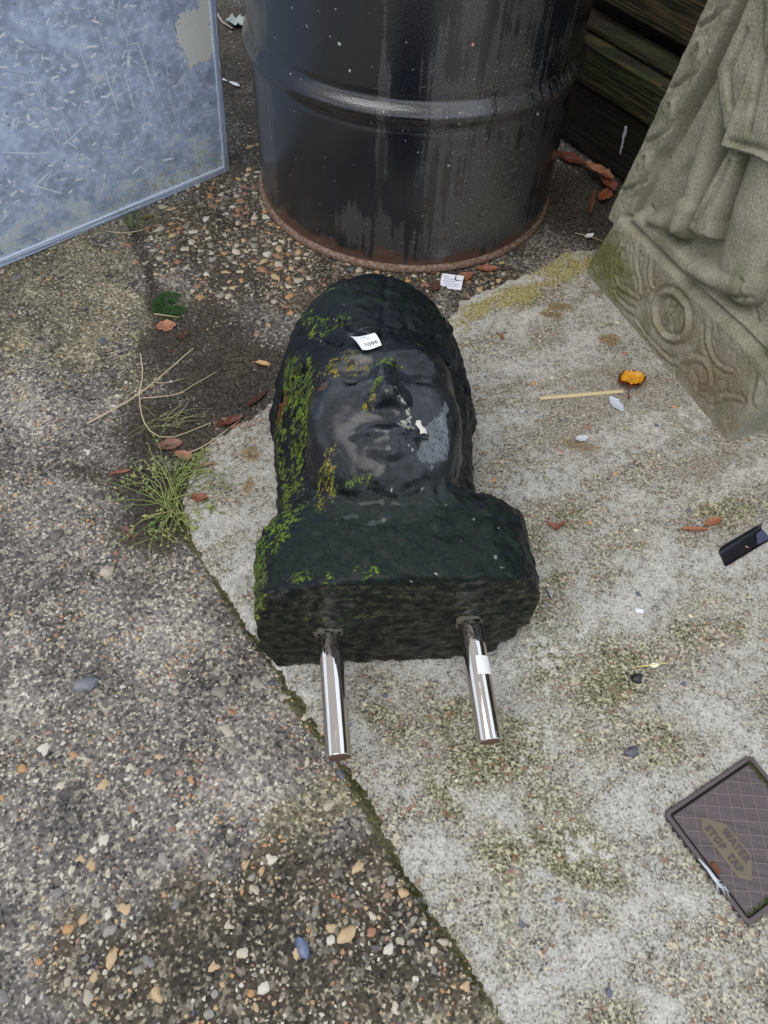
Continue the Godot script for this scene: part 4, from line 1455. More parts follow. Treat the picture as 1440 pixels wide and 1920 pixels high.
func make_bust() -> void:
	bn1 = noise(91, 38.0, 3)
	bn2 = noise(92, 170.0, 2)
	bn3 = noise(93, 24.0, 2)
	var o := thing("stone_bust", Vector3(0.018, 0.0, -0.4065), "dark mossy stone bust of a calm face with closed eyes, lying on its back", "statue")
	var ax := Vector3(0.9914, 0, -0.131)
	o.basis = Basis(ax, Vector3.UP, ax.cross(Vector3.UP))       # local x across, y up, -z along to the crown
	var r := bust_mesh()
	var v: PackedVector3Array = r[0]
	var idx: PackedInt32Array = r[1]
	var uv := PackedVector2Array()
	var off := Vector2(-0.24, -0.22)
	var span := Vector2(0.48, 0.74)
	for i in v.size():
		uv.append((bust_uv(v[i]) - off) / span)
		v[i] = Vector3(v[i].x, v[i].y, -v[i].z)
	# colour of the stone, moss and paler patches, laid out in metres over the upper side
	var sc := 1500.0
	var w := int(span.x * sc)
	var h := int(span.y * sc)
	var A := noise_bytes(noise(94, 0.35, 2), w, h)
	var B := noise_bytes(noise(95, 0.035, 4), w, h)
	var C := noise_bytes(noise(96, 0.10, 3), w, h)
	var st := noise(97, 0.06, 4).get_image(w / 6, h, false, false, true)    # marks of the saw and of the brush, sideways
	st.resize(w, h, Image.INTERPOLATE_CUBIC)
	var SB := st.get_data()
	var R := Rect2(off, span)
	var moss := blob_mask(R, w, h, [[-0.106, 0.285, 0.014, 0.05, 0.1, 0.9], [-0.095, 0.235, 0.012, 0.045, 0, 0.85], [-0.104, 0.20, 0.009, 0.05, 0.1, 0.85], [-0.119, 0.165, 0.011, 0.03, 0, 0.95], [-0.125, 0.24, 0.014, 0.06, 0, 0.66], [-0.07, 0.33, 0.014, 0.02, 0.4, 0.75],
		[-0.045, 0.322, 0.014, 0.012, 0, 0.65], [-0.046, 0.406, 0.025, 0.006, -0.5, 0.6], [-0.05, 0.235, 0.026, 0.014, 0, 0.72], [-0.03, 0.228, 0.02, 0.01, 0, 0.62], [-0.012, 0.19, 0.007, 0.024, -0.3, 0.68], [-0.02, 0.172, 0.008, 0.01, 0, 0.7], [0.005, 0.228, 0.02, 0.006, 0.1, 0.68], [0.05, 0.262, 0.02, 0.003, -0.5, 0.6],
		[-0.068, 0.118, 0.012, 0.03, -0.2, 0.82], [-0.035, 0.106, 0.03, 0.006, 0, 0.45], [-0.12, 0.10, 0.03, 0.02, 0, 0.8], [-0.125, 0.075, 0.018, 0.02, 0, 0.7], [-0.146, 0.05, 0.012, 0.06, 0, 0.95], [-0.10, 0.012, 0.016, 0.012, 0, 0.66], [-0.07, 0.006, 0.014, 0.008, 0, 0.62], [-0.03, 0.010, 0.020, 0.008, 0, 0.64], [-0.15, -0.02, 0.014, 0.05, 0, 0.8], [-0.06, -0.07, 0.08, 0.012, 0, 0.35], [-0.08, 0.36, 0.01, 0.05, 0.3, 0.7], [-0.085, 0.26, 0.010, 0.04, 0.05, 0.75]])
	var yel := blob_mask(R, w, h, [[-0.048, 0.234, 0.03, 0.014, 0, 0.9], [-0.07, 0.215, 0.012, 0.008, 0, 1.0], [-0.069, 0.118, 0.008, 0.035, -0.2, 0.9], [-0.085, 0.148, 0.006, 0.03, 0, 0.8], [-0.02, 0.175, 0.006, 0.014, 0, 0.9]])
	var rust := blob_mask(R, w, h, [[-0.068, 0.216, 0.007, 0.006, 0, 0.9], [-0.122, 0.277, 0.012, 0.006, 0, 1.0], [-0.155, 0.0, 0.006, 0.02, 0, 0.8]])
	var film := blob_mask(R, w, h, [[0.0, 0.05, 0.16, 0.07, 0, 0.85], [0.05, 0.38, 0.06, 0.06, 0, 0.5], [-0.03, 0.38, 0.07, 0.06, 0, 0.5], [0.03, 0.03, 0.13, 0.05, 0, 0.9]])
	var facem := blob_mask(R, w, h, [[0.0, 0.17, 0.085, 0.085, 0, 0.9]])
	var rgb := PackedByteArray()
	rgb.resize(w * h * 3)
	var rb := PackedByteArray()
	rb.resize(w * h)
	var cb := PackedByteArray()
	cb.resize(w * h)
	for y in h:
		var vv := off.y + span.y * (y + 0.5) / h
		for x in w:
			var i := y * w + x
			var a := A[i] - 128.0
			var b := B[i] - 128.0
			var c := C[i] - 128.0
			var t := 1.0 + a * 0.0045 + c * 0.003
			var r0 := 19.0
			var g0 := 24.0
			var b0 := 30.0
			var f := clampf((film[i] + b * 1.2 - 90.0) / 90.0, 0, 1)
			r0 = lerpf(r0, 20, f)
			g0 = lerpf(g0, 31, f)
			b0 = lerpf(b0, 26, f)
			var fa := clampf((facem[i] + b * 1.4 + c * 0.5 - 140.0) / 60.0, 0, 1)
			r0 = lerpf(r0, 29, fa * 0.7)
			g0 = lerpf(g0, 33, fa * 0.7)
			b0 = lerpf(b0, 42, fa * 0.7)
			if vv < -0.004:                         # cut foot: brownish stone, brushed sideways
				var k := clampf(0.24 + (SB[i] - 128) * 0.0030 + b * 0.0065 + c * 0.002 + a * 0.0015, 0, 1)
				r0 = lerpf(20, 62, k)
				g0 = lerpf(23, 63, k)
				b0 = lerpf(21, 50, k)
			var mo := clampf((moss[i] * 0.92 + c * 1.6 + b * 1.5 + a * 1.1 - 178.0) / 56.0, 0, 1) * clampf((moss[i] - 60.0) / 70.0, 0, 1)
			var ye := clampf((yel[i] + c * 0.8 + a * 0.5 - 120.0) / 40.0, 0, 1)
			var mr := lerpf(78, 116, ye) + a * 0.3 + b * 0.2
			var mg := lerpf(102, 104, ye) + a * 0.3 + b * 0.2
			var mb := lerpf(38, 40, ye) + a * 0.1
			var mk := mo * clampf(0.50 + a * 0.008 + c * 0.004, 0.06, 0.85)
			r0 = lerpf(r0 * t, mr * 1.32, mk)
			g0 = lerpf(g0 * t, mg * 1.28, mk)
			b0 = lerpf(b0 * t, mb * 1.2, mk)
			var ru := clampf((rust[i] + c * 0.9 + a * 0.5 - 130.0) / 30.0, 0, 1)
			r0 = lerpf(r0, 92 + a * 0.2, ru * 0.8)
			g0 = lerpf(g0, 60 + a * 0.15, ru * 0.8)
			b0 = lerpf(b0, 38, ru * 0.8)
			rgb[i * 3] = int(clampf(r0, 4, 220))
			rgb[i * 3 + 1] = int(clampf(g0, 4, 220))
			rgb[i * 3 + 2] = int(clampf(b0, 4, 220))
			cb[i] = int(clampf((clampf(facem[i] * 1.25 - 50.0, 0, 165) + b * 0.12) * (1.0 - mo), 0, 255))
			rb[i] = int(clampf(104 + mo * 125 + c * 0.35 - fa * 26, 0, 255))
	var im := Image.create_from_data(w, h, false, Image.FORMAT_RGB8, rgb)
	var ro := Image.create_from_data(w, h, false, Image.FORMAT_L8, rb)
	var N := noise(98, 0.06, 3)
	# a paler grey patch on one cheek, then the places that are still wet
	var coat := Image.create_from_data(w, h, false, Image.FORMAT_L8, cb)
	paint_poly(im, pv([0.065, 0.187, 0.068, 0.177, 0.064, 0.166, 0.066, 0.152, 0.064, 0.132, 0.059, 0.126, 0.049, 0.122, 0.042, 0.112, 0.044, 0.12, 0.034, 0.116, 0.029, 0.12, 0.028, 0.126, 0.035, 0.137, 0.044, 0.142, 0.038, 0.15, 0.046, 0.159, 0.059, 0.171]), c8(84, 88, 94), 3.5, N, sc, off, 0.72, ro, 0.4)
	var wet := [pv([0.066, 0.186, 0.069, 0.176, 0.066, 0.15, 0.065, 0.13, 0.058, 0.124, 0.042, 0.113, 0.029, 0.118, 0.027, 0.127, 0.035, 0.138, 0.037, 0.15, 0.046, 0.160, 0.058, 0.172]),
		pv([0.034, 0.188, 0.039, 0.186, 0.045, 0.188, 0.049, 0.184, 0.048, 0.177, 0.04, 0.177, 0.034, 0.181]),
		pv([-0.063, 0.165, -0.057, 0.177, -0.048, 0.183, -0.032, 0.177, -0.026, 0.165, -0.023, 0.155, -0.042, 0.161, -0.053, 0.160]),
		pv([-0.087, 0.223, -0.082, 0.216, -0.072, 0.197, -0.068, 0.182, -0.071, 0.167, -0.082, 0.178]),
		pv([-0.022, 0.214, -0.017, 0.226, -0.013, 0.227, -0.012, 0.215, -0.015, 0.203, -0.021, 0.201]),
		pv([-0.039, 0.238, -0.031, 0.240, -0.021, 0.240, -0.013, 0.236, -0.015, 0.231, -0.029, 0.231, -0.038, 0.234]),
		pv([-0.016, 0.121, -0.01, 0.127, -0.001, 0.126, 0.005, 0.120, 0.006, 0.114, -0.004, 0.109, -0.014, 0.110]),
		pv([-0.049, 0.124, -0.042, 0.124, -0.037, 0.117, -0.043, 0.117]),
		pv([-0.053, 0.080, -0.039, 0.080, -0.035, 0.075, -0.049, 0.074]),
		pv([-0.033, 0.065, -0.014, 0.069, -0.002, 0.070, -0.021, 0.061]),
		pv([-0.04, 0.3, -0.027, 0.302, -0.008, 0.307, -0.003, 0.303, -0.007, 0.285, -0.027, 0.288, -0.038, 0.279]),
		pv([-0.077, 0.16, -0.065, 0.147, -0.058, 0.136, -0.061, 0.126, -0.07, 0.132, -0.076, 0.147]),
		pv([-0.01, 0.205, 0.004, 0.204, 0.006, 0.176, -0.002, 0.170, -0.008, 0.18]),
		pv([-0.022, 0.142, 0.012, 0.143, 0.02, 0.139, 0.0, 0.136, -0.02, 0.138]),
		pv([-0.146, 0.036, -0.136, 0.038, -0.134, 0.024, -0.142, 0.022])]
	for e in wet:
		paint_poly(coat, e, Color(0.9, 0.9, 0.9), 3.0, N, sc, off, 0.95, ro, 0.22)
	for e in [[0.009, 0.18, 2.4], [0.011, 0.174, 1.6], [0.016, 0.170, 3.2], [0.023, 0.169, 2.2], [0.021, 0.163, 3.6], [0.022, 0.158, 3.0], [0.015, 0.153, 4.5], [0.013, 0.149, 4.0], [0.018, 0.147, 5.0], [0.024, 0.150, 3.0], [0.02, 0.128, 1.4], [0.023, 0.126, 1.4], [0.088, 0.07, 2.0], [0.11, 0.01, 1.6], [0.04, 0.004, 2.0], [0.015, -0.001, 1.6], [0.115, 0.06, 1.3], [-0.07, 0.305, 2.0], [0.0, 0.096, 1.4], [0.034, 0.1, 1.4], [0.06, 0.088, 1.3], [0.105, 0.022, 2.2]]:
		for k in 5:                                  # specks of pale droppings
			var q: Vector2 = (Vector2(e[0], e[1]) - off) * sc + Vector2(rng.randf_range(-2, 2), rng.randf_range(-2, 2)) * e[2] * 0.6
			disc_image(im, q.x, q.y, e[2] * rng.randf_range(0.3, 0.8), c8(142, 142, 132) if e[1] > 0.14 and e[1] < 0.2 else c8(150, 152, 150))
	for k in 130:
		disc_image(im, rng.randf_range(60, w - 60), rng.randf_range(40, h - 40), rng.randf_range(0.4, 1.0), c8(132, 136, 140))
	var m := mat(Color.WHITE, 1.0, 0.0, 0.3)
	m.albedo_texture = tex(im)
	m.clearcoat_enabled = true
	m.clearcoat = 1.0
	m.clearcoat_roughness = 0.27
	m.clearcoat_texture = tex(coat)
	m.roughness_texture = tex(ro)
	m.roughness_texture_channel = BaseMaterial3D.TEXTURE_CHANNEL_RED
	m.normal_enabled = true
	m.normal_texture = bump(A, w, h, 2.0)
	m.normal_scale = 0.35
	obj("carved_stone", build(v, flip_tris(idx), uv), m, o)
	bust_moss(o, v, idx, moss, w, h, off, span)
	bust_posts(o)
	bust_label(o)

func flip_tris(idx: PackedInt32Array) -> PackedInt32Array:
	var out := idx.duplicate()
	for i in range(0, out.size(), 3):
		var t := out[i]
		out[i] = out[i + 1]
		out[i + 1] = t
	return out

func tuft_mesh(n: int, r: float, hgt: float, wd: float, sd: int) -> ArrayMesh:
	var g := RandomNumberGenerator.new()
	g.seed = sd
	var v := PackedVector3Array()
	var idx := PackedInt32Array()
	for k in n:
		var a := g.randf() * TAU
		var p := Vector3(cos(a), 0, sin(a)) * r * sqrt(g.randf())
		var lean := Vector3(g.randfn(0, 0.5), 1.0, g.randfn(0, 0.5)).normalized() * hgt * g.randf_range(0.5, 1.1)
		var side := Vector3(cos(a + 1.5), 0, sin(a + 1.5)) * wd
		var b := v.size()
		v.append(p - side)
		v.append(p + side)
		v.append(p + lean)
		idx.append_array([b, b + 2, b + 1])
	return build(v, idx)

func bust_moss(o: Node3D, v: PackedVector3Array, idx: PackedInt32Array, moss: PackedByteArray, w: int, h: int, off: Vector2, span: Vector2) -> void:
	rng.seed = 44
	var N := noise(99, 60.0, 3)
	var trs := []
	for i in range(0, idx.size(), 3):
		var p := (v[idx[i]] + v[idx[i + 1]] + v[idx[i + 2]]) / 3.0
		var f := (bust_uv(Vector3(p.x, p.y, -p.z)) - off) / span
		var q := clampi(int(f.x * w), 0, w - 1) + clampi(int(f.y * h), 0, h - 1) * w
		var k := moss[q] / 255.0 + N.get_noise_3dv(p) * 0.75
		if k > 0.90 and rng.randf() < 0.36 and p.y > 0.004:
			var nn := (v[idx[i + 1]] - v[idx[i]]).cross(v[idx[i + 2]] - v[idx[i]]).normalized() * -1.0
			trs.append([p, nn, rng.randf_range(0.7, 1.25) * clampf((k - 0.55) * 3.0, 0.5, 1.1)])
	var mm := MultiMesh.new()
	mm.transform_format = MultiMesh.TRANSFORM_3D
	mm.use_colors = true
	mm.mesh = tuft_mesh(14, 0.0019, 0.0017, 0.00022, 5)
	mm.instance_count = trs.size()
	for i in trs.size():
		var n: Vector3 = trs[i][1]
		if n.dot(Vector3(0, 1, 0.3)) < -0.5: n = -n
		var x := n.cross(Vector3(0.3, 0.2, 0.9)).normalized()
		mm.set_instance_transform(i, Transform3D(Basis(x, n, x.cross(n)).rotated(n, rng.randf() * TAU).scaled(Vector3.ONE * trs[i][2]), trs[i][0]))
		mm.set_instance_color(i, Color(0.13, 0.18, 0.04).lerp(Color(0.24, 0.27, 0.07), rng.randf() * 0.8).lerp(Color(0.05, 0.08, 0.015), rng.randf() * 0.4))
	var x := MultiMeshInstance3D.new()
	var m := mat(Color.WHITE, 0.9)
	m.vertex_color_use_as_albedo = true
	x.multimesh = mm
	x.material_override = m
	x.name = "moss"
	x.set_meta("kind", "stuff")
	o.add_child(x, true)

func bust_posts(o: Node3D) -> void:
	var chrome := mat(c8(214, 208, 206), 0.07, 1.0)
	var scr := noise(125, 0.09, 3).get_image(512, 24, false, false, true)
	scr.resize(512, 256, Image.INTERPOLATE_CUBIC)
	var sd := scr.get_data()
	var sf := noise_bytes(noise(126, 0.03, 3), 512, 256)
	for i in sd.size(): sd[i] = int(clampf(6 + maxf(0, sd[i] - 120) * 0.34 + maxf(0, sf[i] - 140) * 0.5, 0, 255))
	chrome.roughness = 1.0
	chrome.roughness_texture = tex(Image.create_from_data(512, 256, false, Image.FORMAT_L8, sd))
	chrome.uv1_triplanar = true
	chrome.uv1_scale = Vector3(9, 9, 4)
	var endm := mat(c8(104, 78, 66), 0.7, 0.3)
	var collar := mat(c8(84, 82, 72), 0.95)
	for k in 2:
		var a := Vector3(-0.0706, 0.081, -0.010) if k == 0 else Vector3(0.0888, 0.094, -0.010)
		var b := a + (Vector3(0.006, -0.010, 0.148) if k == 0 else Vector3(0.006, -0.018, 0.142))
		var dir := (b - a).normalized()
		var p := obj("post", tube([a, a.lerp(b, 0.3), a.lerp(b, 0.7), b - dir * 0.0012, b], [0.0135, 0.0135, 0.0135, 0.0135, 0.0124], 40), chrome, o)
		p.set_meta("label", "polished metal post with a white paper tape round it" if k else "plain polished metal post")
		obj("end_cap", tube([b - dir * 0.002, b + dir * 0.0006], [0.0112, 0.0108], 24), endm, p)
		if k == 1:
			var v := PackedVector3Array()
			var uv := PackedVector2Array()
			var side := dir.cross(Vector3.UP).normalized()
			var up := side.cross(dir)
			for j in 2:
				var c := a.lerp(b, 0.37 + 0.145 * j)
				for i in 15:
					var an := deg_to_rad(-10.0 + i * 7.5 + j * 2.0) + PI * 0.5 + 0.12
					v.append(c - (side * cos(an - PI / 2 + PI) * -1.0 - up * sin(an - PI / 2)) * 0.01385)
			obj("paper_tape", build(v, grid_index(15, 2), uv), mat(c8(232, 232, 230), 0.7), p)
		# ragged hole where the post enters the stone
		var N := noise(120 + k, 0.9)
		var hv := PackedVector3Array()
		for j in 3:
			for i in 21:
				var an := TAU * (i % 20) / 20
				var rr: float = [0.0132, 0.0150, 0.0172][j] * (1.0 + 0.22 * N.get_noise_2d(cos(an) * 3.0, sin(an) * 3.0 + j))
				hv.append(Vector3(a.x + cos(an) * rr, a.y + sin(an) * rr, [0.0030, 0.0030, -0.001][j]))
		obj("mortar_collar", build(hv, grid_index(21, 3, false)), collar, o)

func sticker_at(c: Array, fx: float, fy: float) -> Vector3:
	var p: Vector3 = c[0].lerp(c[1], fx).lerp(c[2].lerp(c[3], fx), fy)
	p.y += 0.0026 + 0.005 * pow(1.0 - fx, 4.0) + 0.002 * sin(PI * fy)
	return p

func bust_label(o: Node3D) -> void:
	# lot sticker on the brow, its left edge curling up
	var c := [Vector3(-0.0354, 0.2747, -0.2689), Vector3(-0.0075, 0.2793, -0.2743), Vector3(-0.0242, 0.2815, -0.2389), Vector3(-0.0018, 0.2844, -0.2478)]
	var v := PackedVector3Array()
	var n := 9
	for j in n:
		for i in n:
			var fx := i / (n - 1.0)
			var fy := j / (n - 1.0)
			v.append(sticker_at(c, fx, fy))
	var s := obj("lot_sticker", build(v, grid_index(n, n)), mat(c8(236, 238, 242), 0.55), o)
	var ux: Vector3 = (c[3] - c[2]).normalized()
	var uy: Vector3 = (c[0] - c[2]).normalized()
	var nz := ux.cross(uy).normalized()
	uy = nz.cross(ux)
	var f := SystemFont.new()
	f.font_names = PackedStringArray(["Droid Sans"])
	f.font_weight = 500
	for k in 4:
		var tm := TextMesh.new()
		tm.font = f
		tm.text = "1096"[k]
		tm.font_size = 64
		tm.pixel_size = 0.0076 / 64.0
		tm.depth = 0.0002
		var fx := 0.33 + 0.165 * k
		var q := sticker_at(c, fx, 0.74)
		var tx := (sticker_at(c, fx + 0.06, 0.70) - sticker_at(c, fx - 0.06, 0.70)).normalized()
		var ty := (sticker_at(c, fx, 0.55) - sticker_at(c, fx, 0.85)).normalized()
		var tn := tx.cross(ty).normalized()
		var b := obj("digit", tm, mat(c8(38, 44, 62), 0.6), s)
		b.transform = Transform3D(Basis(tx, tn.cross(tx), tn), q + tn * 0.0006)
	for k in 2:
		var st := obj("print_line", bevel_box(Vector3(0.007 - 0.003 * k, 0.0007, 0.0003), 0.0001), mat(c8(150, 155, 172), 0.6), s)
		st.transform = Transform3D(Basis(ux, uy, nz), sticker_at(c, 0.40 + 0.18 * k, 0.22 + 0.14 * k) + nz * 0.0004)
	# scrap of peeling paper on the cheek
	var pvx := PackedVector3Array()
	var N := noise(131, 300.0)
	for j in 7:
		for i in 4:
			var a := Vector2(0.0285 + i * 0.0024 + j * 0.0009 - 0.0008 * sin(j * 1.2), 0.158 - j * 0.0028)
			var y := 0.2555 + 0.001 * i * (3 - i) + absf(N.get_noise_2d(i * 0.01, j * 0.01)) * 0.003 + (0.0022 if i == 3 else 0.0012)
			pvx.append(Vector3(a.x, y - 0.0006 * i + 0.002 * (1.0 - j / 6.0), -a.y))
	obj("paper_scrap", build(pvx, grid_index(4, 7)), mat(c8(198, 194, 186), 0.7), o)

# ------------------------------------------------------------------ stop tap cover
func make_cover() -> void:
	var a := Vector3(0.836, 0, -0.5487)               # towards the far corner
	var b := Vector3(0.5487, 0, 0.836)                # along the lettering
	var o := thing("stop_tap_cover", Vector3(0.332, 0.0012, -0.2493), "square purple brown stop tap cover with diamond ribs set in the pale slab", "access cover")
	o.basis = Basis(b, Vector3.UP, b.cross(Vector3.UP))   # x along the lettering, -z to the far corner
	var S := 0.134
	var T := 0.128
	var pl := mat(c8(92, 82, 86), 0.6)
	var g := noise_bytes(noise(141, 0.05, 4), 256, 256)
	var rgb := PackedByteArray()
	rgb.resize(256 * 256 * 3)
	for i in 256 * 256:
		var t := 232 + (g[i] - 128) * 0.25
		rgb[i * 3] = int(clampf(t, 0, 255))
		rgb[i * 3 + 1] = int(clampf(t - 2, 0, 255))
		rgb[i * 3 + 2] = int(clampf(t - 3, 0, 255))
	pl.albedo_texture = tex(Image.create_from_data(256, 256, false, Image.FORMAT_RGB8, rgb))
	pl.uv1_scale = Vector3(6, 6, 6)
	# frame: a ring with rounded corners
	var ring := func(x0: float, x1: float, z0: float, z1: float, r: float, y: float) -> Array:
		var q := []
		for c in [[x1 - r, z1 - r, 0.0], [x0 + r, z1 - r, PI / 2], [x0 + r, z0 + r, PI], [x1 - r, z0 + r, PI * 1.5]]:
			for k in 7:
				var an: float = c[2] + PI / 2 * k / 6.0
				q.append(Vector3(c[0] + cos(an) * r, y, c[1] + sin(an) * r))
		q.append(q[0])
		return q
	var fv := PackedVector3Array()
	for e in [[0.0, 0.006, -0.01], [0.0, 0.006, 0.0006], [0.0007, 0.0055, 0.0014], [0.0042, 0.0035, 0.0014], [0.0048, 0.003, 0.0008], [0.0050, 0.003, -0.008]]:
		for p in ring.call(e[0], T - e[0], -S + e[0], -e[0], e[1], e[2]): fv.append(p)
	obj("frame", build(fv, grid_index(29, 6, true)), pl, o)
	var floor_ := obj("gap_dirt", bevel_box(Vector3(T - 0.0095, 0.002, S - 0.0095), 0.0005), mat(c8(34, 30, 26), 0.95), o)
	floor_.position = Vector3(T / 2, -0.0042, -S / 2)
	var lid := obj("lid", bevel_box(Vector3(T - 0.0138, 0.006, S - 0.0138), 0.001), pl, o)
	lid.position = Vector3(T / 2 + 0.0004, -0.0024, -S / 2 - 0.0003)
	# raised diamond ribs, cut off at the lid's edge and at the name plate
	var hx := T / 2 - 0.0085
	var hz := S / 2 - 0.0085
	var lid_poly := pv([-hx, -hz, hx, -hz, hx, hz, -hx, hz])
	var px := 0.0
	var plate := pv([-0.0397, 0.0340, -0.0218, 0.0148, 0.0160, 0.0138, 0.0343, 0.0326, 0.0258, 0.0426, -0.0302, 0.0426])
	var rm := mat(c8(118, 107, 103), 0.65)
	for dirn in 2:
		var dv := Vector2(cos(deg_to_rad(33 + 90.0 * dirn)), sin(deg_to_rad(33 + 90.0 * dirn)))
		var nv := Vector2(-dv.y, dv.x)
		for k in range(-6, 7):
			var line := PackedVector2Array([nv * k * 0.0142 - dv * 0.2, nv * k * 0.0142 + dv * 0.2])
			for seg in Geometry2D.intersect_polyline_with_polygon(line, lid_poly):
				for part in Geometry2D.clip_polyline_with_polygon(seg, plate):
					var l: float = part[0].distance_to(part[1])
					if l < 0.003: continue
					var rb := obj("rib", bevel_box(Vector3(l, 0.0010, 0.0010), 0.0003), rm, lid)
					var mid: Vector2 = (part[0] + part[1]) / 2
					rb.position = Vector3(mid.x, 0.0031 + 0.00012 * dirn, mid.y)
					rb.rotation.y = -dv.angle()
	var prism := PackedVector3Array()
	var pi := PackedInt32Array()
	for y in [0.0026, 0.0036]:
		for q in plate: prism.append(Vector3(q.x, y, q.y))
	for k in 6:
		var n := (k + 1) % 6
		pi.append_array([k, k + 6, n, n, k + 6, n + 6])
	for k in range(1, 5): pi.append_array([6, 6 + k, 7 + k])
	var st := SurfaceTool.new()
	st.begin(Mesh.PRIMITIVE_TRIANGLES)
	st.set_smooth_group(-1)
	for i in pi: st.add_vertex(prism[i])
	st.generate_normals()
	obj("name_plate", st.commit(), mat(c8(108, 99, 84), 0.85), lid)
	var f := SystemFont.new()
	f.font_names = PackedStringArray(["Droid Sans"])
	f.font_weight = 700
	for e in [["WATER", 0.0005, 0.0212], ["STOP  TAP", -0.0035, 0.0350]]:
		var tm := TextMesh.new()
		tm.font = f
		tm.text = e[0]
		tm.font_size = 64
		tm.pixel_size = 0.0112 / 64.0
		tm.depth = 0.0012
		var t := obj("lettering", tm, mat(c8(78, 68, 72), 0.6), lid)
		t.transform = Transform3D(Basis(Vector3.RIGHT, Vector3(0, 0, -1), Vector3.UP), Vector3(e[1], 0.0040, e[2]))
	# moss along the far edges of the lid, litter caught in the gap
	var mp := []
	rng.seed = 71
	for k in 150:
		mp.append(Vector3(rng.randf_range(0.004, 0.058) if k < 100 else T - 0.008 + rng.randf_range(-0.0015, 0.0015), 0.0005, -S + 0.0085 + rng.randf_range(-0.002, 0.003) if k < 100 else -rng.randf_range(0.008, 0.04)))
	moss_object(mp, o, "moss", 0.0016)
	obj("rusty_lug", bevel_box(Vector3(0.012, 0.004, 0.006), 0.0015), mat(c8(104, 62, 40), 0.85), o).position = Vector3(0.070, 0.001, -0.0105)

func moss_object(points: Array, parent: Node, called: String, size: float, ca := Color(0.06, 0.10, 0.018), cb := Color(0.11, 0.13, 0.03)) -> MultiMeshInstance3D:
	var mm := MultiMesh.new()
	mm.transform_format = MultiMesh.TRANSFORM_3D
	mm.use_colors = true
	mm.mesh = tuft_mesh(14, 1.2, 1.6, 0.16, 9)
	mm.instance_count = points.size()
	for i in points.size():
		var s := size * rng.randf_range(0.6, 1.3)
		mm.set_instance_transform(i, Transform3D(Basis(Vector3.UP, rng.randf() * TAU).scaled(Vector3(s, s * rng.randf_range(0.6, 1.1), s)), points[i]))
		mm.set_instance_color(i, ca.lerp(cb, rng.randf()))
	var x := MultiMeshInstance3D.new()
	var m := mat(Color.WHITE, 0.9)
	m.vertex_color_use_as_albedo = true
	x.multimesh = mm
	x.material_override = m
	x.set_meta("kind", "stuff")
	x.name = called if parent else numbered(called)
	(parent if parent else self).add_child(x, true)
	return x

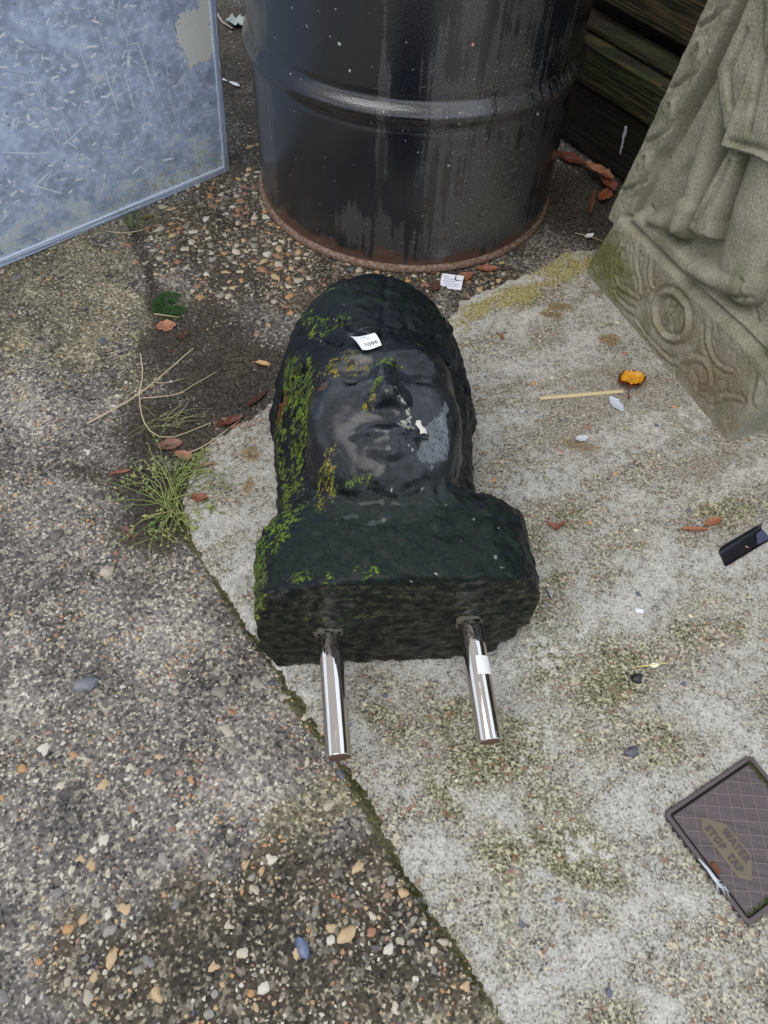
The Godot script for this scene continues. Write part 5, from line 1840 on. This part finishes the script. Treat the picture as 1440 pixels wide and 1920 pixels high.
# ------------------------------------------------------------------ plants
func make_plants() -> void:
	rng.seed = 101
	# moss in the joint along the broken edge
	var pts := []
	for k in 2600:
		var i := rng.randi() % (EDGE.size() - 14)
		var p := EDGE[i].lerp(EDGE[i + 1], rng.randf())
		var n := (EDGE[i + 1] - EDGE[i]).orthogonal().normalized()
		var off := absf(rng.randfn(0, 0.0035)) + 0.001
		var q := p - n * off if Geometry2D.is_point_in_polygon(p + n * 0.01, SLAB) else p + n * off
		var dens := 0.5 + 0.5 * sin(q.y * 21.0 + 1.0) * sin(q.y * 47.0)
		if rng.randf() < dens * 0.9 and q.y > -0.6:
			pts.append(Vector3(q.x, PATH_Y, q.y))
	tag(moss_object(pts, null, "joint_moss", 0.0017, Color(0.055, 0.065, 0.018), Color(0.10, 0.10, 0.03)), "low dark moss growing in the joint along the broken slab edge", "moss")
	# bright cushion by the soil patch
	pts = []
	for k in 520:
		var a := rng.randf() * TAU
		var r := sqrt(rng.randf())
		var lobe: Array = [[-0.398, -1.058, 0.020, 0.016], [-0.384, -1.020, 0.026, 0.020], [-0.412, -1.034, 0.010, 0.018]][k % 3 if k % 7 else 1]
		if k % 19 == 0: r = 1.5
		pts.append(Vector3(lobe[0] + cos(a) * r * lobe[2], PATH_Y + 0.007 * maxf(0.0, 1.0 - r * r), lobe[1] + sin(a) * r * lobe[3]))
	tag(moss_object(pts, null, "moss_cushion", 0.0026, Color(0.030, 0.095, 0.018), Color(0.06, 0.16, 0.035)), "bright green moss cushion at the top of the soil patch", "moss")
	# grass by the tank
	var g := thing("grass_tuft", Vector3(-0.505, PATH_Y, -1.268), "small green grass tuft growing at the foot of the galvanised tank", "grass")
	for k in 34:
		blade(g, Vector3(rng.randf_range(-0.02, 0.03), 0, rng.randf_range(-0.02, 0.02)), rng.randf() * TAU, rng.randf_range(0.02, 0.055), 0.0009, Color(0.05, 0.12, 0.025).lerp(Color(0.12, 0.16, 0.05), rng.randf()), 0.5)
	var dgr := thing("dry_grass_tuft", Vector3(-0.335, PATH_Y, -0.772), "thin half dry grass tuft on the soil above the larger weed", "grass")
	for k in 26:
		blade(dgr, Vector3(rng.randf_range(-0.03, 0.02), 0, rng.randf_range(-0.012, 0.012)), rng.randf_range(-0.5, 1.2) + (PI if k % 4 == 0 else 0.0), rng.randf_range(0.025, 0.07), 0.0007, Color(0.14, 0.17, 0.06).lerp(Color(0.30, 0.27, 0.14), rng.randf()), 0.28)
	# the spreading weed at the corner of the slab
	var wd := thing("weed_plant", Vector3(-0.298, PATH_Y, -0.622), "sprawling green weed with thin branching stems at the corner of the slab", "plant")
	for k in 38:
		var ang := rng.randf_range(-PI, PI)
		if k < 12: ang = rng.randf_range(1.2, 2.2)
		stem(wd, ang, rng.randf_range(0.045, 0.105) * (1.15 if absf(angle_difference(ang, 2.4)) < 0.9 else 0.85))
	for k in 18:
		stem(wd, rng.randf_range(0.5, 2.0), rng.randf_range(0.03, 0.07), Vector3(rng.randf_range(-0.004, 0.022), 0, -rng.randf_range(0.02, 0.05)))
	stem(wd, -1.35, 0.125)
	stem(wd, -1.5, 0.10)
	for k in 9:
		stem(wd, rng.randf_range(-1.75, -1.0), rng.randf_range(0.04, 0.07))
	var w2 := thing("small_weed", Vector3(-0.262, PATH_Y + 0.004, -0.618), "little sprig with round leaves on the slab beside the sprawling weed", "plant")
	for k in 6:
		stem(w2, rng.randf_range(-0.9, 0.5), rng.randf_range(0.02, 0.04))

func blade(parent: Node3D, at: Vector3, ang: float, l: float, wd: float, c: Color, lift: float) -> void:
	var v := PackedVector3Array()
	var dir := Vector3(cos(ang), 0, -sin(ang))
	var side := Vector3(dir.z, 0, -dir.x)
	var n := 5
	for i in n:
		var t := i / (n - 1.0)
		var p := at + dir * l * t * (1.0 - 0.25 * lift) + Vector3.UP * l * lift * (t * 1.6 - t * t * 1.1) + Vector3.UP * 0.001
		p += side * l * 0.12 * sin(t * 2.5 + ang * 3.0)
		var ww := wd * (1.0 - t * 0.9)
		v.append(p - side * ww)
		v.append(p + side * ww)
	obj("blade", build(v, grid_index(2, n)), mat(c.linear_to_srgb(), 0.7), parent)

func stem(parent: Node3D, ang: float, l: float, from := Vector3.ZERO) -> void:
	var v := PackedVector3Array()
	var idx := PackedInt32Array()
	var pts := []
	var rad := []
	var p := from + Vector3(rng.randf_range(-0.010, 0.010), 0.001, rng.randf_range(-0.010, 0.010))
	var a := ang
	var n := 7
	var up := rng.randf_range(0.2, 0.9)
	for i in n:
		pts.append(p)
		rad.append(lerpf(0.00095, 0.00045, i / (n - 1.0)))
		a += rng.randfn(0, 0.24)
		p += Vector3(cos(a), up * (0.8 - 1.5 * i / (n - 1.0)), -sin(a)) * l / (n - 1)
		p.y = maxf(p.y, 0.0012)
	add_tube(v, idx, pts, rad, 4)
	for k in rng.randi_range(1, 2):                    # side twigs
		var i := rng.randi_range(2, n - 2)
		var b := a + (0.7 if k % 2 else -0.7) + rng.randfn(0, 0.2)
		var tl := l * rng.randf_range(0.15, 0.35)
		var q: Vector3 = pts[i]
		add_tube(v, idx, [q, q + Vector3(cos(b), 0.25, -sin(b)) * tl * 0.5, q + Vector3(cos(b), 0.1, -sin(b)) * tl], [0.0006, 0.0005, 0.0003], 4)
		for e in 2:
			leaflet(v, idx, q + Vector3(cos(b), 0.2, -sin(b)) * tl * (0.5 + 0.25 * e), b + rng.randfn(0, 0.8), rng.randf_range(0.003, 0.006))
	for e in 2:
		leaflet(v, idx, pts[n - 1 - e] + Vector3(0, 0.0005, 0), a + rng.randfn(0, 1.0), rng.randf_range(0.003, 0.0065) * (1.7 if rng.randf() < 0.3 else 1.0))
	var c := Color(0.13, 0.19, 0.05).lerp(Color(0.30, 0.31, 0.11), rng.randf())
	obj("stem", build(v, idx), mat(c.linear_to_srgb(), 0.7), parent)

func leaflet(v: PackedVector3Array, idx: PackedInt32Array, p: Vector3, a: float, l: float) -> void:
	var d := Vector3(cos(a), 0.15, -sin(a)) * l
	var s := Vector3(sin(a), 0.1, cos(a)) * l * 0.32
	var b := v.size()
	v.append_array([p, p + d * 0.5 + s, p + d, p + d * 0.5 - s])
	idx.append_array([b, b + 1, b + 2, b, b + 2, b + 3])

# ------------------------------------------------------------------ fallen leaves and litter
# a curled dry leaf: length along x, ragged outline, raised midrib
func leaf_mesh(l: float, wd: float, curl: float, fold: float, sd: int, ragged := 0.25) -> ArrayMesh:
	var n := noise(sd, 1.7, 3)
	var v := PackedVector3Array()
	var col := PackedColorArray()
	var nx := 13
	var ny := 9
	for j in ny:
		for i in nx:
			var t := i / (nx - 1.0)
			var s := j / (ny - 1.0) * 2.0 - 1.0
			var half := wd * 0.5 * pow(sin(PI * clampf(0.04 + 0.93 * t, 0, 1)), 0.75) * (1.0 + ragged * n.get_noise_2d(t * 3.0 + sd, signf(s) * 2.0))
			var x := l * (t - 0.5) + ragged * 0.2 * l * n.get_noise_2d(s * 2.0, 8.0) * absf(s)
			var y := curl * l * (pow(2.0 * t - 1.0, 2.0)) + fold * half * absf(s) * (1.0 + 0.6 * n.get_noise_2d(t * 2.0, s)) + 0.10 * wd * n.get_noise_2d(t * 2.4 + 5.0, s * 1.6)
			v.append(Vector3(x, y, half * s * cos(clampf(fold, -1.2, 1.2) * 0.7)))
			var k := 0.85 + 0.5 * n.get_noise_2d(t * 3.0, s * 3.0 + 20.0)
			if absf(s) < 0.15: k *= 0.8
			col.append(Color(k, k, k))
	var low := 1e9
	for p in v: low = minf(low, p.y)
	for i in v.size(): v[i].y -= low
	return build(v, grid_index(nx, ny), PackedVector2Array(), col)

func leaf(at: Vector3, turn: float, l: float, wd: float, curl: float, fold: float, c: Color, label: String, group := "", tip := 0.0, called := "dry_leaf", cat := "leaf") -> Node3D:
	c = c.lerp(Color(c.get_luminance(), c.get_luminance(), c.get_luminance() * 0.9), 0.10)
	l *= 0.9
	wd *= 0.9
	var m := mat(c, 0.5)
	m.vertex_color_use_as_albedo = true
	m.backlight_enabled = true
	m.backlight = Color(0.12, 0.06, 0.02)
	var o := thing(called, at, label, cat, group)
	o.rotation = Vector3(tip, deg_to_rad(turn), 0)
	obj("leaf_blade", leaf_mesh(l, wd, curl, fold, int(absf(at.x * 1000)) + int(absf(at.z * 3000))), m, o)
	var st := obj("leaf_stalk", tube([Vector3(-l * 0.46, 0.0015, 0), Vector3(-l * 0.58, 0.001, 0.001), Vector3(-l * 0.74, 0.0008, 0.003)], [0.0007, 0.0006, 0.0005], 5), mat(c.darkened(0.35), 0.7), o)
	return o

func make_litter() -> void:
	var br := c8(142, 90, 64)
	var tn := c8(160, 108, 80)
	var dk := c8(94, 56, 44)
	var G := "dry leaves lying about the yard"
	var P := PATH_Y + 0.001
	leaf(Vector3(-0.386, P, -0.985), 20, 0.036, 0.030, 0.06, 0.25, c8(178, 116, 86), "round crumpled pinkish brown leaf below the green moss cushion", G)
	leaf(Vector3(-0.352, P, -0.966), 70, 0.026, 0.016, 0.1, 0.6, dk, "small dark curled leaf right beside the round pinkish leaf", G)
	leaf(Vector3(-0.362, P, -0.92), -50, 0.024, 0.009, 0.1, 0.7, c8(128, 66, 50), "thin reddish leaf curl between the pinkish leaf and the straw stalk", G)
	leaf(Vector3(-0.243, P, -0.782), 30, 0.046, 0.018, 0.12, 0.7, c8(112, 54, 40), "glossy red brown folded leaf at the slab's upper left corner", G)
	leaf(Vector3(-0.210, P, -0.832), 55, 0.050, 0.012, 0.08, 0.9, c8(104, 58, 48), "long narrow red brown rolled leaf pointing at the bust", G)
	leaf(Vector3(-0.222, P + 0.004, -0.772), 15, 0.042, 0.012, 0.05, 0.6, c8(150, 96, 72), "narrow tan leaf lying along the slab edge under the red folded leaf", G)
	leaf(Vector3(-0.322, P, -0.728), 20, 0.040, 0.024, 0.10, 0.35, c8(136, 92, 74), "broad brown leaf on soil just above the sprawling weed", G)
	leaf(Vector3(-0.296, P + 0.003, -0.708), -20, 0.034, 0.020, 0.08, 0.3, c8(168, 112, 82), "paler tan leaf half over the weed's upper stems", G)
	leaf(Vector3(-0.262, 0.002, -0.690), 25, 0.024, 0.009, 0.06, 0.5, c8(158, 112, 84), "slim tan leaf sliver on the pale slab near the weed", G)
	leaf(Vector3(-0.258, 0.002, -0.631), 5, 0.025, 0.016, 0.14, 0.4, c8(142, 78, 54), "small folded rusty leaf on the slab right of the weed", G)
	leaf(Vector3(-0.382, P, -0.671), 20, 0.036, 0.008, 0.05, 0.8, c8(150, 92, 70), "long thin brown leaf left of the sprawling weed", G)
	leaf(Vector3(-0.346, P, -0.570), -62, 0.026, 0.012, 0.04, 0.3, c8(120, 84, 80), "pointed mauve brown leaf piece below the weed", G)
	leaf(Vector3(-0.330, P, -0.566), 40, 0.018, 0.007, 0.04, 0.5, c8(176, 130, 96), "tiny tan leaf chip beside the pointed mauve piece", G)
	leaf(Vector3(-0.288, P, -0.606), -70, 0.022, 0.008, 0.04, 0.5, c8(96, 62, 60), "small dark maroon leaf at the weed's root", G)
	leaf(Vector3(0.113, P, -1.172), 40, 0.044, 0.026, 0.12, 0.4, c8(148, 92, 66), "crumpled brown leaf lying over the printed label by the drum", G)
	leaf(Vector3(0.156, P, -1.202), 10, 0.042, 0.022, 0.12, 0.5, c8(156, 92, 64), "curled orange brown leaf right of the printed label", G)
	leaf(Vector3(0.062, P, -1.140), 70, 0.040, 0.018, 0.1, 0.6, c8(100, 62, 54), "dark reddish leaf behind the top of the bust", G)
	leaf(Vector3(0.058, P, -1.185), 0, 0.022, 0.014, 0.12, 0.3, c8(176, 112, 70), "little orange leaf at the drum rim left of the label", G)
	leaf(Vector3(0.393, P + 0.01, -1.535), -50, 0.085, 0.040, 0.12, 0.7, c8(176, 112, 72), "large curled tan leaf in the corner under the timber wall", G)
	leaf(Vector3(0.345, P, -1.600), -35, 0.075, 0.045, 0.10, 0.3, c8(132, 70, 48), "rusty red leaf tucked behind the right side of the drum", G)
	leaf(Vector3(0.408, P + 0.01, -1.50), -70, 0.07, 0.035, 0.10, 0.6, c8(140, 72, 48), "dark rusty leaf between the timber wall and the carved stone", G)
	leaf(Vector3(0.372, P + 0.004, -1.44), 78, 0.10, 0.014, 0.05, 0.8, c8(122, 78, 54), "long brown leaf stem strip left of the carved stone's corner", G)
	leaf(Vector3(0.40, P + 0.006, -1.46), 60, 0.06, 0.03, 0.12, 0.5, c8(150, 84, 54), "reddish brown leaf pressed against the carved stone's left edge", G)
	leaf(Vector3(0.235, 0.002, -0.628), -40, 0.020, 0.009, 0.08, 0.6, c8(156, 90, 70), "left wing of the small v shaped brown leaf right of the bust", G)
	leaf(Vector3(0.247, 0.002, -0.630), 45, 0.022, 0.008, 0.08, 0.6, c8(142, 80, 62), "right wing of the small v shaped brown leaf right of the bust", G)
	leaf(Vector3(0.464, 0.002, -0.655), 30, 0.034, 0.014, 0.06, 0.4, c8(172, 110, 76), "broader half of the twisted brown seed leaf near the black offcut", G)
	leaf(Vector3(0.436, 0.002, -0.640), 4, 0.042, 0.010, 0.04, 0.5, c8(166, 104, 72), "narrow half of the twisted brown seed leaf near the black offcut", G)
	leaf(Vector3(0.176, 0.002, -1.013), -60, 0.020, 0.008, 0.05, 0.4, c8(152, 92, 68), "tiny brown leaf on the slab close right of the bust's hair", G)
	leaf(Vector3(-0.49, P, -1.283), 48, 0.034, 0.010, 0.05, 0.7, c8(150, 100, 64), "slim tan leaf stuck in the grass tuft by the tank", G)
	leaf(Vector3(-0.213, P, -0.914), -10, 0.028, 0.012, 0.02, 0.5, c8(206, 164, 108), "short tan leaf roll on the soil left of the bust", G)
	# yellow leaf
	var yl := leaf(Vector3(0.384, 0.004, -0.928), 205, 0.046, 0.036, 0.14, 0.35, c8(232, 160, 24), "bright yellow orange curled leaf at the end of the flat wooden stick", "", 0.1)
	var yr := obj("brown_rim", leaf_mesh(0.050, 0.041, 0.12, 0.33, 77, 0.4), mat(c8(112, 56, 30), 0.6), yl)
	yr.position.y = -0.0026
	obj("leaf_stalk", tube([Vector3(0.014, 0.004, 0.012), Vector3(0.020, 0.003, -0.02), Vector3(0.030, 0.001, -0.038)], [0.0009, 0.0009, 0.0016], 5), mat(c8(112, 62, 50), 0.6), yl)
	# wooden stick
	var sa := Vector3(0.233, 0.0015, -0.875)
	var sb := Vector3(0.369, 0.0015, -0.905)
	var sk := obj("wooden_stick", bevel_box(Vector3(sa.distance_to(sb), 0.0016, 0.0062), 0.0005), mat(c8(206, 188, 146), 0.8))
	sk.position = (sa + sb) / 2
	sk.rotation.y = atan2(-(sb.z - sa.z), sb.x - sa.x)
	tag(sk, "thin flat pale wooden stick on the slab left of the yellow leaf", "stick")
	# clear plastic scraps
	var cp := mat(c8(212, 220, 236), 0.15)
	cp.transparency = BaseMaterial3D.TRANSPARENCY_ALPHA
	cp.albedo_color.a = 0.72
	var p1 := obj("plastic_scrap", leaf_mesh(0.034, 0.017, 0.06, 0.15, 41, 0.2), cp)
	p1.position = Vector3(0.353, 0.003, -0.872)
	p1.rotation.y = deg_to_rad(-60)
	tag(p1, "crinkled clear plastic scrap just below the yellow leaf's stalk", "plastic scrap")
	var p2 := obj("plastic_scrap", leaf_mesh(0.020, 0.012, 0.10, 0.2, 43, 0.4), cp)
	p2.position = Vector3(0.292, 0.0, -0.797)
	p2.rotation.y = deg_to_rad(20)
	tag(p2, "tiny clear plastic flake in the worn hollow of the slab", "plastic scrap")
	# black plastic channel offcut
	var ch := thing("black_offcut", Vector3(0.500, 0.0, -0.6185), "black plastic channel offcut lying on the slab at the picture's right edge", "offcut")
	var da := Vector3(0.075, 0, -0.052).normalized()
	ch.basis = Basis(da, Vector3.UP, da.cross(Vector3.UP))
	var bm := mat(c8(26, 27, 36), 0.32)
	var cv := PackedVector3Array()
	var prof := [Vector2(-0.011, 0.013), Vector2(-0.0105, 0.006), Vector2(-0.009, 0.0018), Vector2(-0.004, 0.0008), Vector2(0.006, 0.0008), Vector2(0.0105, 0.002), Vector2(0.0125, 0.006)]
	for side in 2:
		for q in prof:
			for k in 2:
				var x := (-0.042 if k == 0 else 0.040)
				var s: Vector2 = q
				if k == 0: x += s.x * -0.5
				if k == 1: x += s.x * -0.25 + 0.004
				cv.append(Vector3(x, s.y + (0.0 if side == 0 else -0.0008), s.x + (0.0 if side == 0 else (-0.0006 if s.x < 0 else 0.0006))))
	var ci := grid_index(2, 7)
	for i in grid_index(2, 7, true): ci.append(i + 14)
	obj("channel", build(cv, ci), bm, ch)
	obj("cut_flap", build(PackedVector3Array([Vector3(0.018, 0.0022, 0.009), Vector3(0.043, 0.0022, 0.011), Vector3(0.043, 0.004, -0.006), Vector3(0.030, 0.0026, -0.004)]), PackedInt32Array([0, 2, 1, 0, 3, 2])), mat(c8(70, 74, 100), 0.4), ch)
	# printed label by the drum
	var lb := thing("printed_label", Vector3(0.091, P + 0.003, -1.157), "small white printed label under a leaf at the drum's foot", "label")
	lb.rotation = Vector3(0.12, deg_to_rad(-8), 0.05)
	obj("paper", bevel_box(Vector3(0.040, 0.0006, 0.036), 0.0002), mat(c8(222, 224, 236), 0.6), lb)
	for k in 5:
		var s := obj("print_line", bevel_box(Vector3([0.010, 0.026, 0.022, 0.028, 0.024][k], 0.0003, 0.0014), 0.0001), mat(c8(130, 134, 160), 0.7), lb)
		s.position = Vector3([-0.012, -0.002, -0.004, 0.0, 0.001][k], 0.0004, -0.011 + k * 0.0055)
	# little white and grey bits
	var wp := mat(c8(226, 228, 232), 0.5)
	var gp := mat(c8(158, 168, 168), 0.6)
	var w1 := thing("white_plastic_shard", Vector3(-0.428, P + 0.004, -1.828), "two white plastic splinters on the grit between tank and drum", "plastic scrap")
	w1.rotation.y = deg_to_rad(-35)
	obj("splinter", leaf_mesh(0.034, 0.012, 0.02, 0.1, 51, 0.3), wp, w1).position = Vector3(0.014, 0, 0)
	obj("splinter", leaf_mesh(0.026, 0.006, 0.02, 0.1, 52, 0.3), wp, w1).position = Vector3(-0.020, 0, 0.002)
	var w2 := obj("grey_plastic_scrap", leaf_mesh(0.06, 0.05, 0.15, 0.5, 53, 0.6), gp)
	w2.position = Vector3(-0.462, P, -2.13)
	tag(w2, "torn grey plastic scrap against the drum's upper left side", "plastic scrap")
	var tw0 := obj("grey_twig", tube([Vector3(-0.56, P + 0.006, -2.16), Vector3(-0.535, P + 0.012, -2.19), Vector3(-0.50, P + 0.006, -2.13), Vector3(-0.47, P + 0.006, -2.10)], [0.003, 0.0035, 0.003, 0.002], 6), mat(c8(150, 140, 128), 0.8))
	tag(tw0, "bent grey twig on dark grit near the tank's top corner", "twig")
	var w3 := obj("paper_flake", leaf_mesh(0.022, 0.012, 0.1, 0.3, 54, 0.5), wp)
	w3.position = Vector3(0.356, P + 0.004, -1.325)
	w3.rotation.y = 0.6
	tag(w3, "white paper flake in the dirt left of the carved stone", "paper scrap")
	var w4 := obj("white_chip", bevel_box(Vector3(0.011, 0.003, 0.006), 0.001), wp)
	w4.position = Vector3(0.34, 0.0015, -0.503)
	w4.rotation.y = -0.1
	tag(w4, "small white chip on the open slab above the twig bud", "chip")
	var bud := thing("pale_twig", Vector3(0.345, 0.002, -0.427), "thin pale twig with a white bud on the open slab", "twig")
	bud.rotation.y = deg_to_rad(12)
	obj("stalk", tube([Vector3(-0.02, 0, 0), Vector3(0, 0.001, 0.0006), Vector3(0.021, 0, -0.0004)], [0.0009, 0.0011, 0.0007], 5), mat(c8(206, 190, 130), 0.7), bud)
	obj("bud", leaf_mesh(0.012, 0.007, 0.05, -0.2, 55, 0.15), mat(c8(232, 226, 204), 0.7), bud).position = Vector3(0.002, 0.0006, 0.001)
	var bs := obj("black_stone", pebble_meshes[2], mat(c8(42, 44, 52), 0.45))
	bs.transform = Transform3D(Basis(Vector3.UP, 0.5).scaled_local(Vector3(0.0075, 0.005, 0.007)), Vector3(0.324, 0.002, -0.408))
	tag(bs, "single glossy black stone below the twig bud", "stone")
	var bs2 := obj("slate_chip", pebble_meshes[4], mat(c8(88, 88, 100), 0.55))
	bs2.transform = Transform3D(Basis(Vector3.UP, 0.4).scaled_local(Vector3(0.0095, 0.003, 0.006)), Vector3(0.306, 0.001, -0.316))
	tag(bs2, "flat slate grey stone chip near the stop tap cover", "stone")
	var fl := obj("blue_flint", pebble_meshes[1], mat(c8(108, 110, 118), 0.4))
	fl.transform = Transform3D(Basis(Vector3.UP, 0.5).scaled_local(Vector3(0.016, 0.006, 0.010)), Vector3(-0.3365, P, -0.352))
	tag(fl, "large blue grey flint in the path left of the metal posts", "stone")
	var fl2 := obj("blue_glass_flint", pebble_meshes[3], mat(c8(96, 106, 134), 0.3))
	fl2.transform = Transform3D(Basis(Vector3.UP, -1.0).scaled_local(Vector3(0.012, 0.004, 0.007)), Vector3(-0.048, P, -0.095))
	tag(fl2, "bright blue white flint among the big pebbles at the lower edge", "stone")
	var sc := obj("metal_sliver", tube([Vector3(0.2195, 0.002, -0.526), Vector3(0.2235, 0.0025, -0.520), Vector3(0.2265, 0.002, -0.514)], [0.0012, 0.0022, 0.0016], 8), mat(c8(176, 184, 196), 0.25, 0.9))
	tag(sc, "tiny silver sliver on the slab right of the bust's shoulder", "metal scrap")
	# frayed white thread at the cover
	var th := thing("frayed_thread", Vector3(0.376, 0.003, -0.185), "frayed white string caught on the stop tap cover's frame", "string")
	rng.seed = 202
	var along := Vector3(0.5487, 0, 0.836)
	obj("thread_core", tube([Vector3(-0.014, 0.0, -0.019), Vector3(-0.006, 0.0016, -0.008), Vector3(-0.001, 0.0012, 0.0), Vector3(0.004, 0.001, 0.008)], [0.0008, 0.0016, 0.0022, 0.0010], 7), mat(c8(188, 194, 200), 0.8), th)
	for k in 12:
		var a := rng.randf_range(-0.9, 0.9)
		var l := rng.randf_range(0.006, 0.015)
		var d := along.rotated(Vector3.UP, a)
		var p0 := Vector3(-0.004, 0.001, -0.004) + along * rng.randf_range(0.0, 0.013)
		obj("strand", tube([p0, p0 + d * l * 0.5 + Vector3(0, 0.0022, 0), p0 + d.rotated(Vector3.UP, rng.randf_range(-0.6, 0.6)) * l + Vector3(0, 0.0006, 0)], [0.00045, 0.00032, 0.00018], 4), mat(c8(196, 202, 208), 0.7), th)
	# straw stalks
	var sm := mat(c8(192, 176, 146), 0.75)
	var straws := [["straight straw stalk lying across the edge of the soil patch", [-0.453, -0.757, -0.39, -0.822, -0.33, -0.936], 0.0015],
		["curved straw stalk hooking down toward the sprawling weed", [-0.412, -0.915, -0.396, -0.868, -0.388, -0.816, -0.372, -0.772, -0.353, -0.747, -0.323, -0.740, -0.271, -0.777], 0.0012],
		["thin straw branching right across the dark soil", [-0.388, -0.816, -0.334, -0.827, -0.310, -0.852, -0.283, -0.885], 0.0009],
		["thin straw along the slab edge below the red folded leaf", [-0.294, -0.714, -0.268, -0.730, -0.228, -0.787], 0.0010],
		["short pale straw on the soil above the dry grass", [-0.378, -0.852, -0.352, -0.850, -0.330, -0.866], 0.0007],
		["pale straw curl beside the grass tuft at the tank", [-0.555, -1.232, -0.520, -1.224, -0.485, -1.240, -0.478, -1.262], 0.0009],
		["short straw at the green moss cushion's lower edge", [-0.412, -1.012, -0.392, -1.006, -0.368, -1.008], 0.0011],
		["slender straw leaning against the carved stone's foot by the leaves", [0.33, -1.335, 0.36, -1.318, 0.385, -1.312], 0.0009]]
	for e in straws:
		var c := Curve3D.new()
		var q: Array = e[1]
		var n := q.size() / 2
		for k in n:
			var p := Vector3(q[2 * k], PATH_Y + 0.004 + 0.004 * sin(PI * k / (n - 1.0)), q[2 * k + 1])
			var a := Vector3(q[maxi(0, 2 * k - 2)], 0, q[maxi(1, 2 * k - 1)])
			var b := Vector3(q[mini(2 * n - 2, 2 * k + 2)], 0, q[mini(2 * n - 1, 2 * k + 3)])
			var t := (b - a) / 6.0
			c.add_point(p, -t, t)
		var pts := []
		var rad := []
		for k in 15:
			pts.append(c.sample_baked(c.get_baked_length() * k / 14.0, true))
			rad.append(e[2] * (1.0 - 0.4 * k / 14.0))
		tag(obj("straw_stalk", tube(pts, rad, 5), sm), e[0], "straw", "dry straw stalks on the ground")
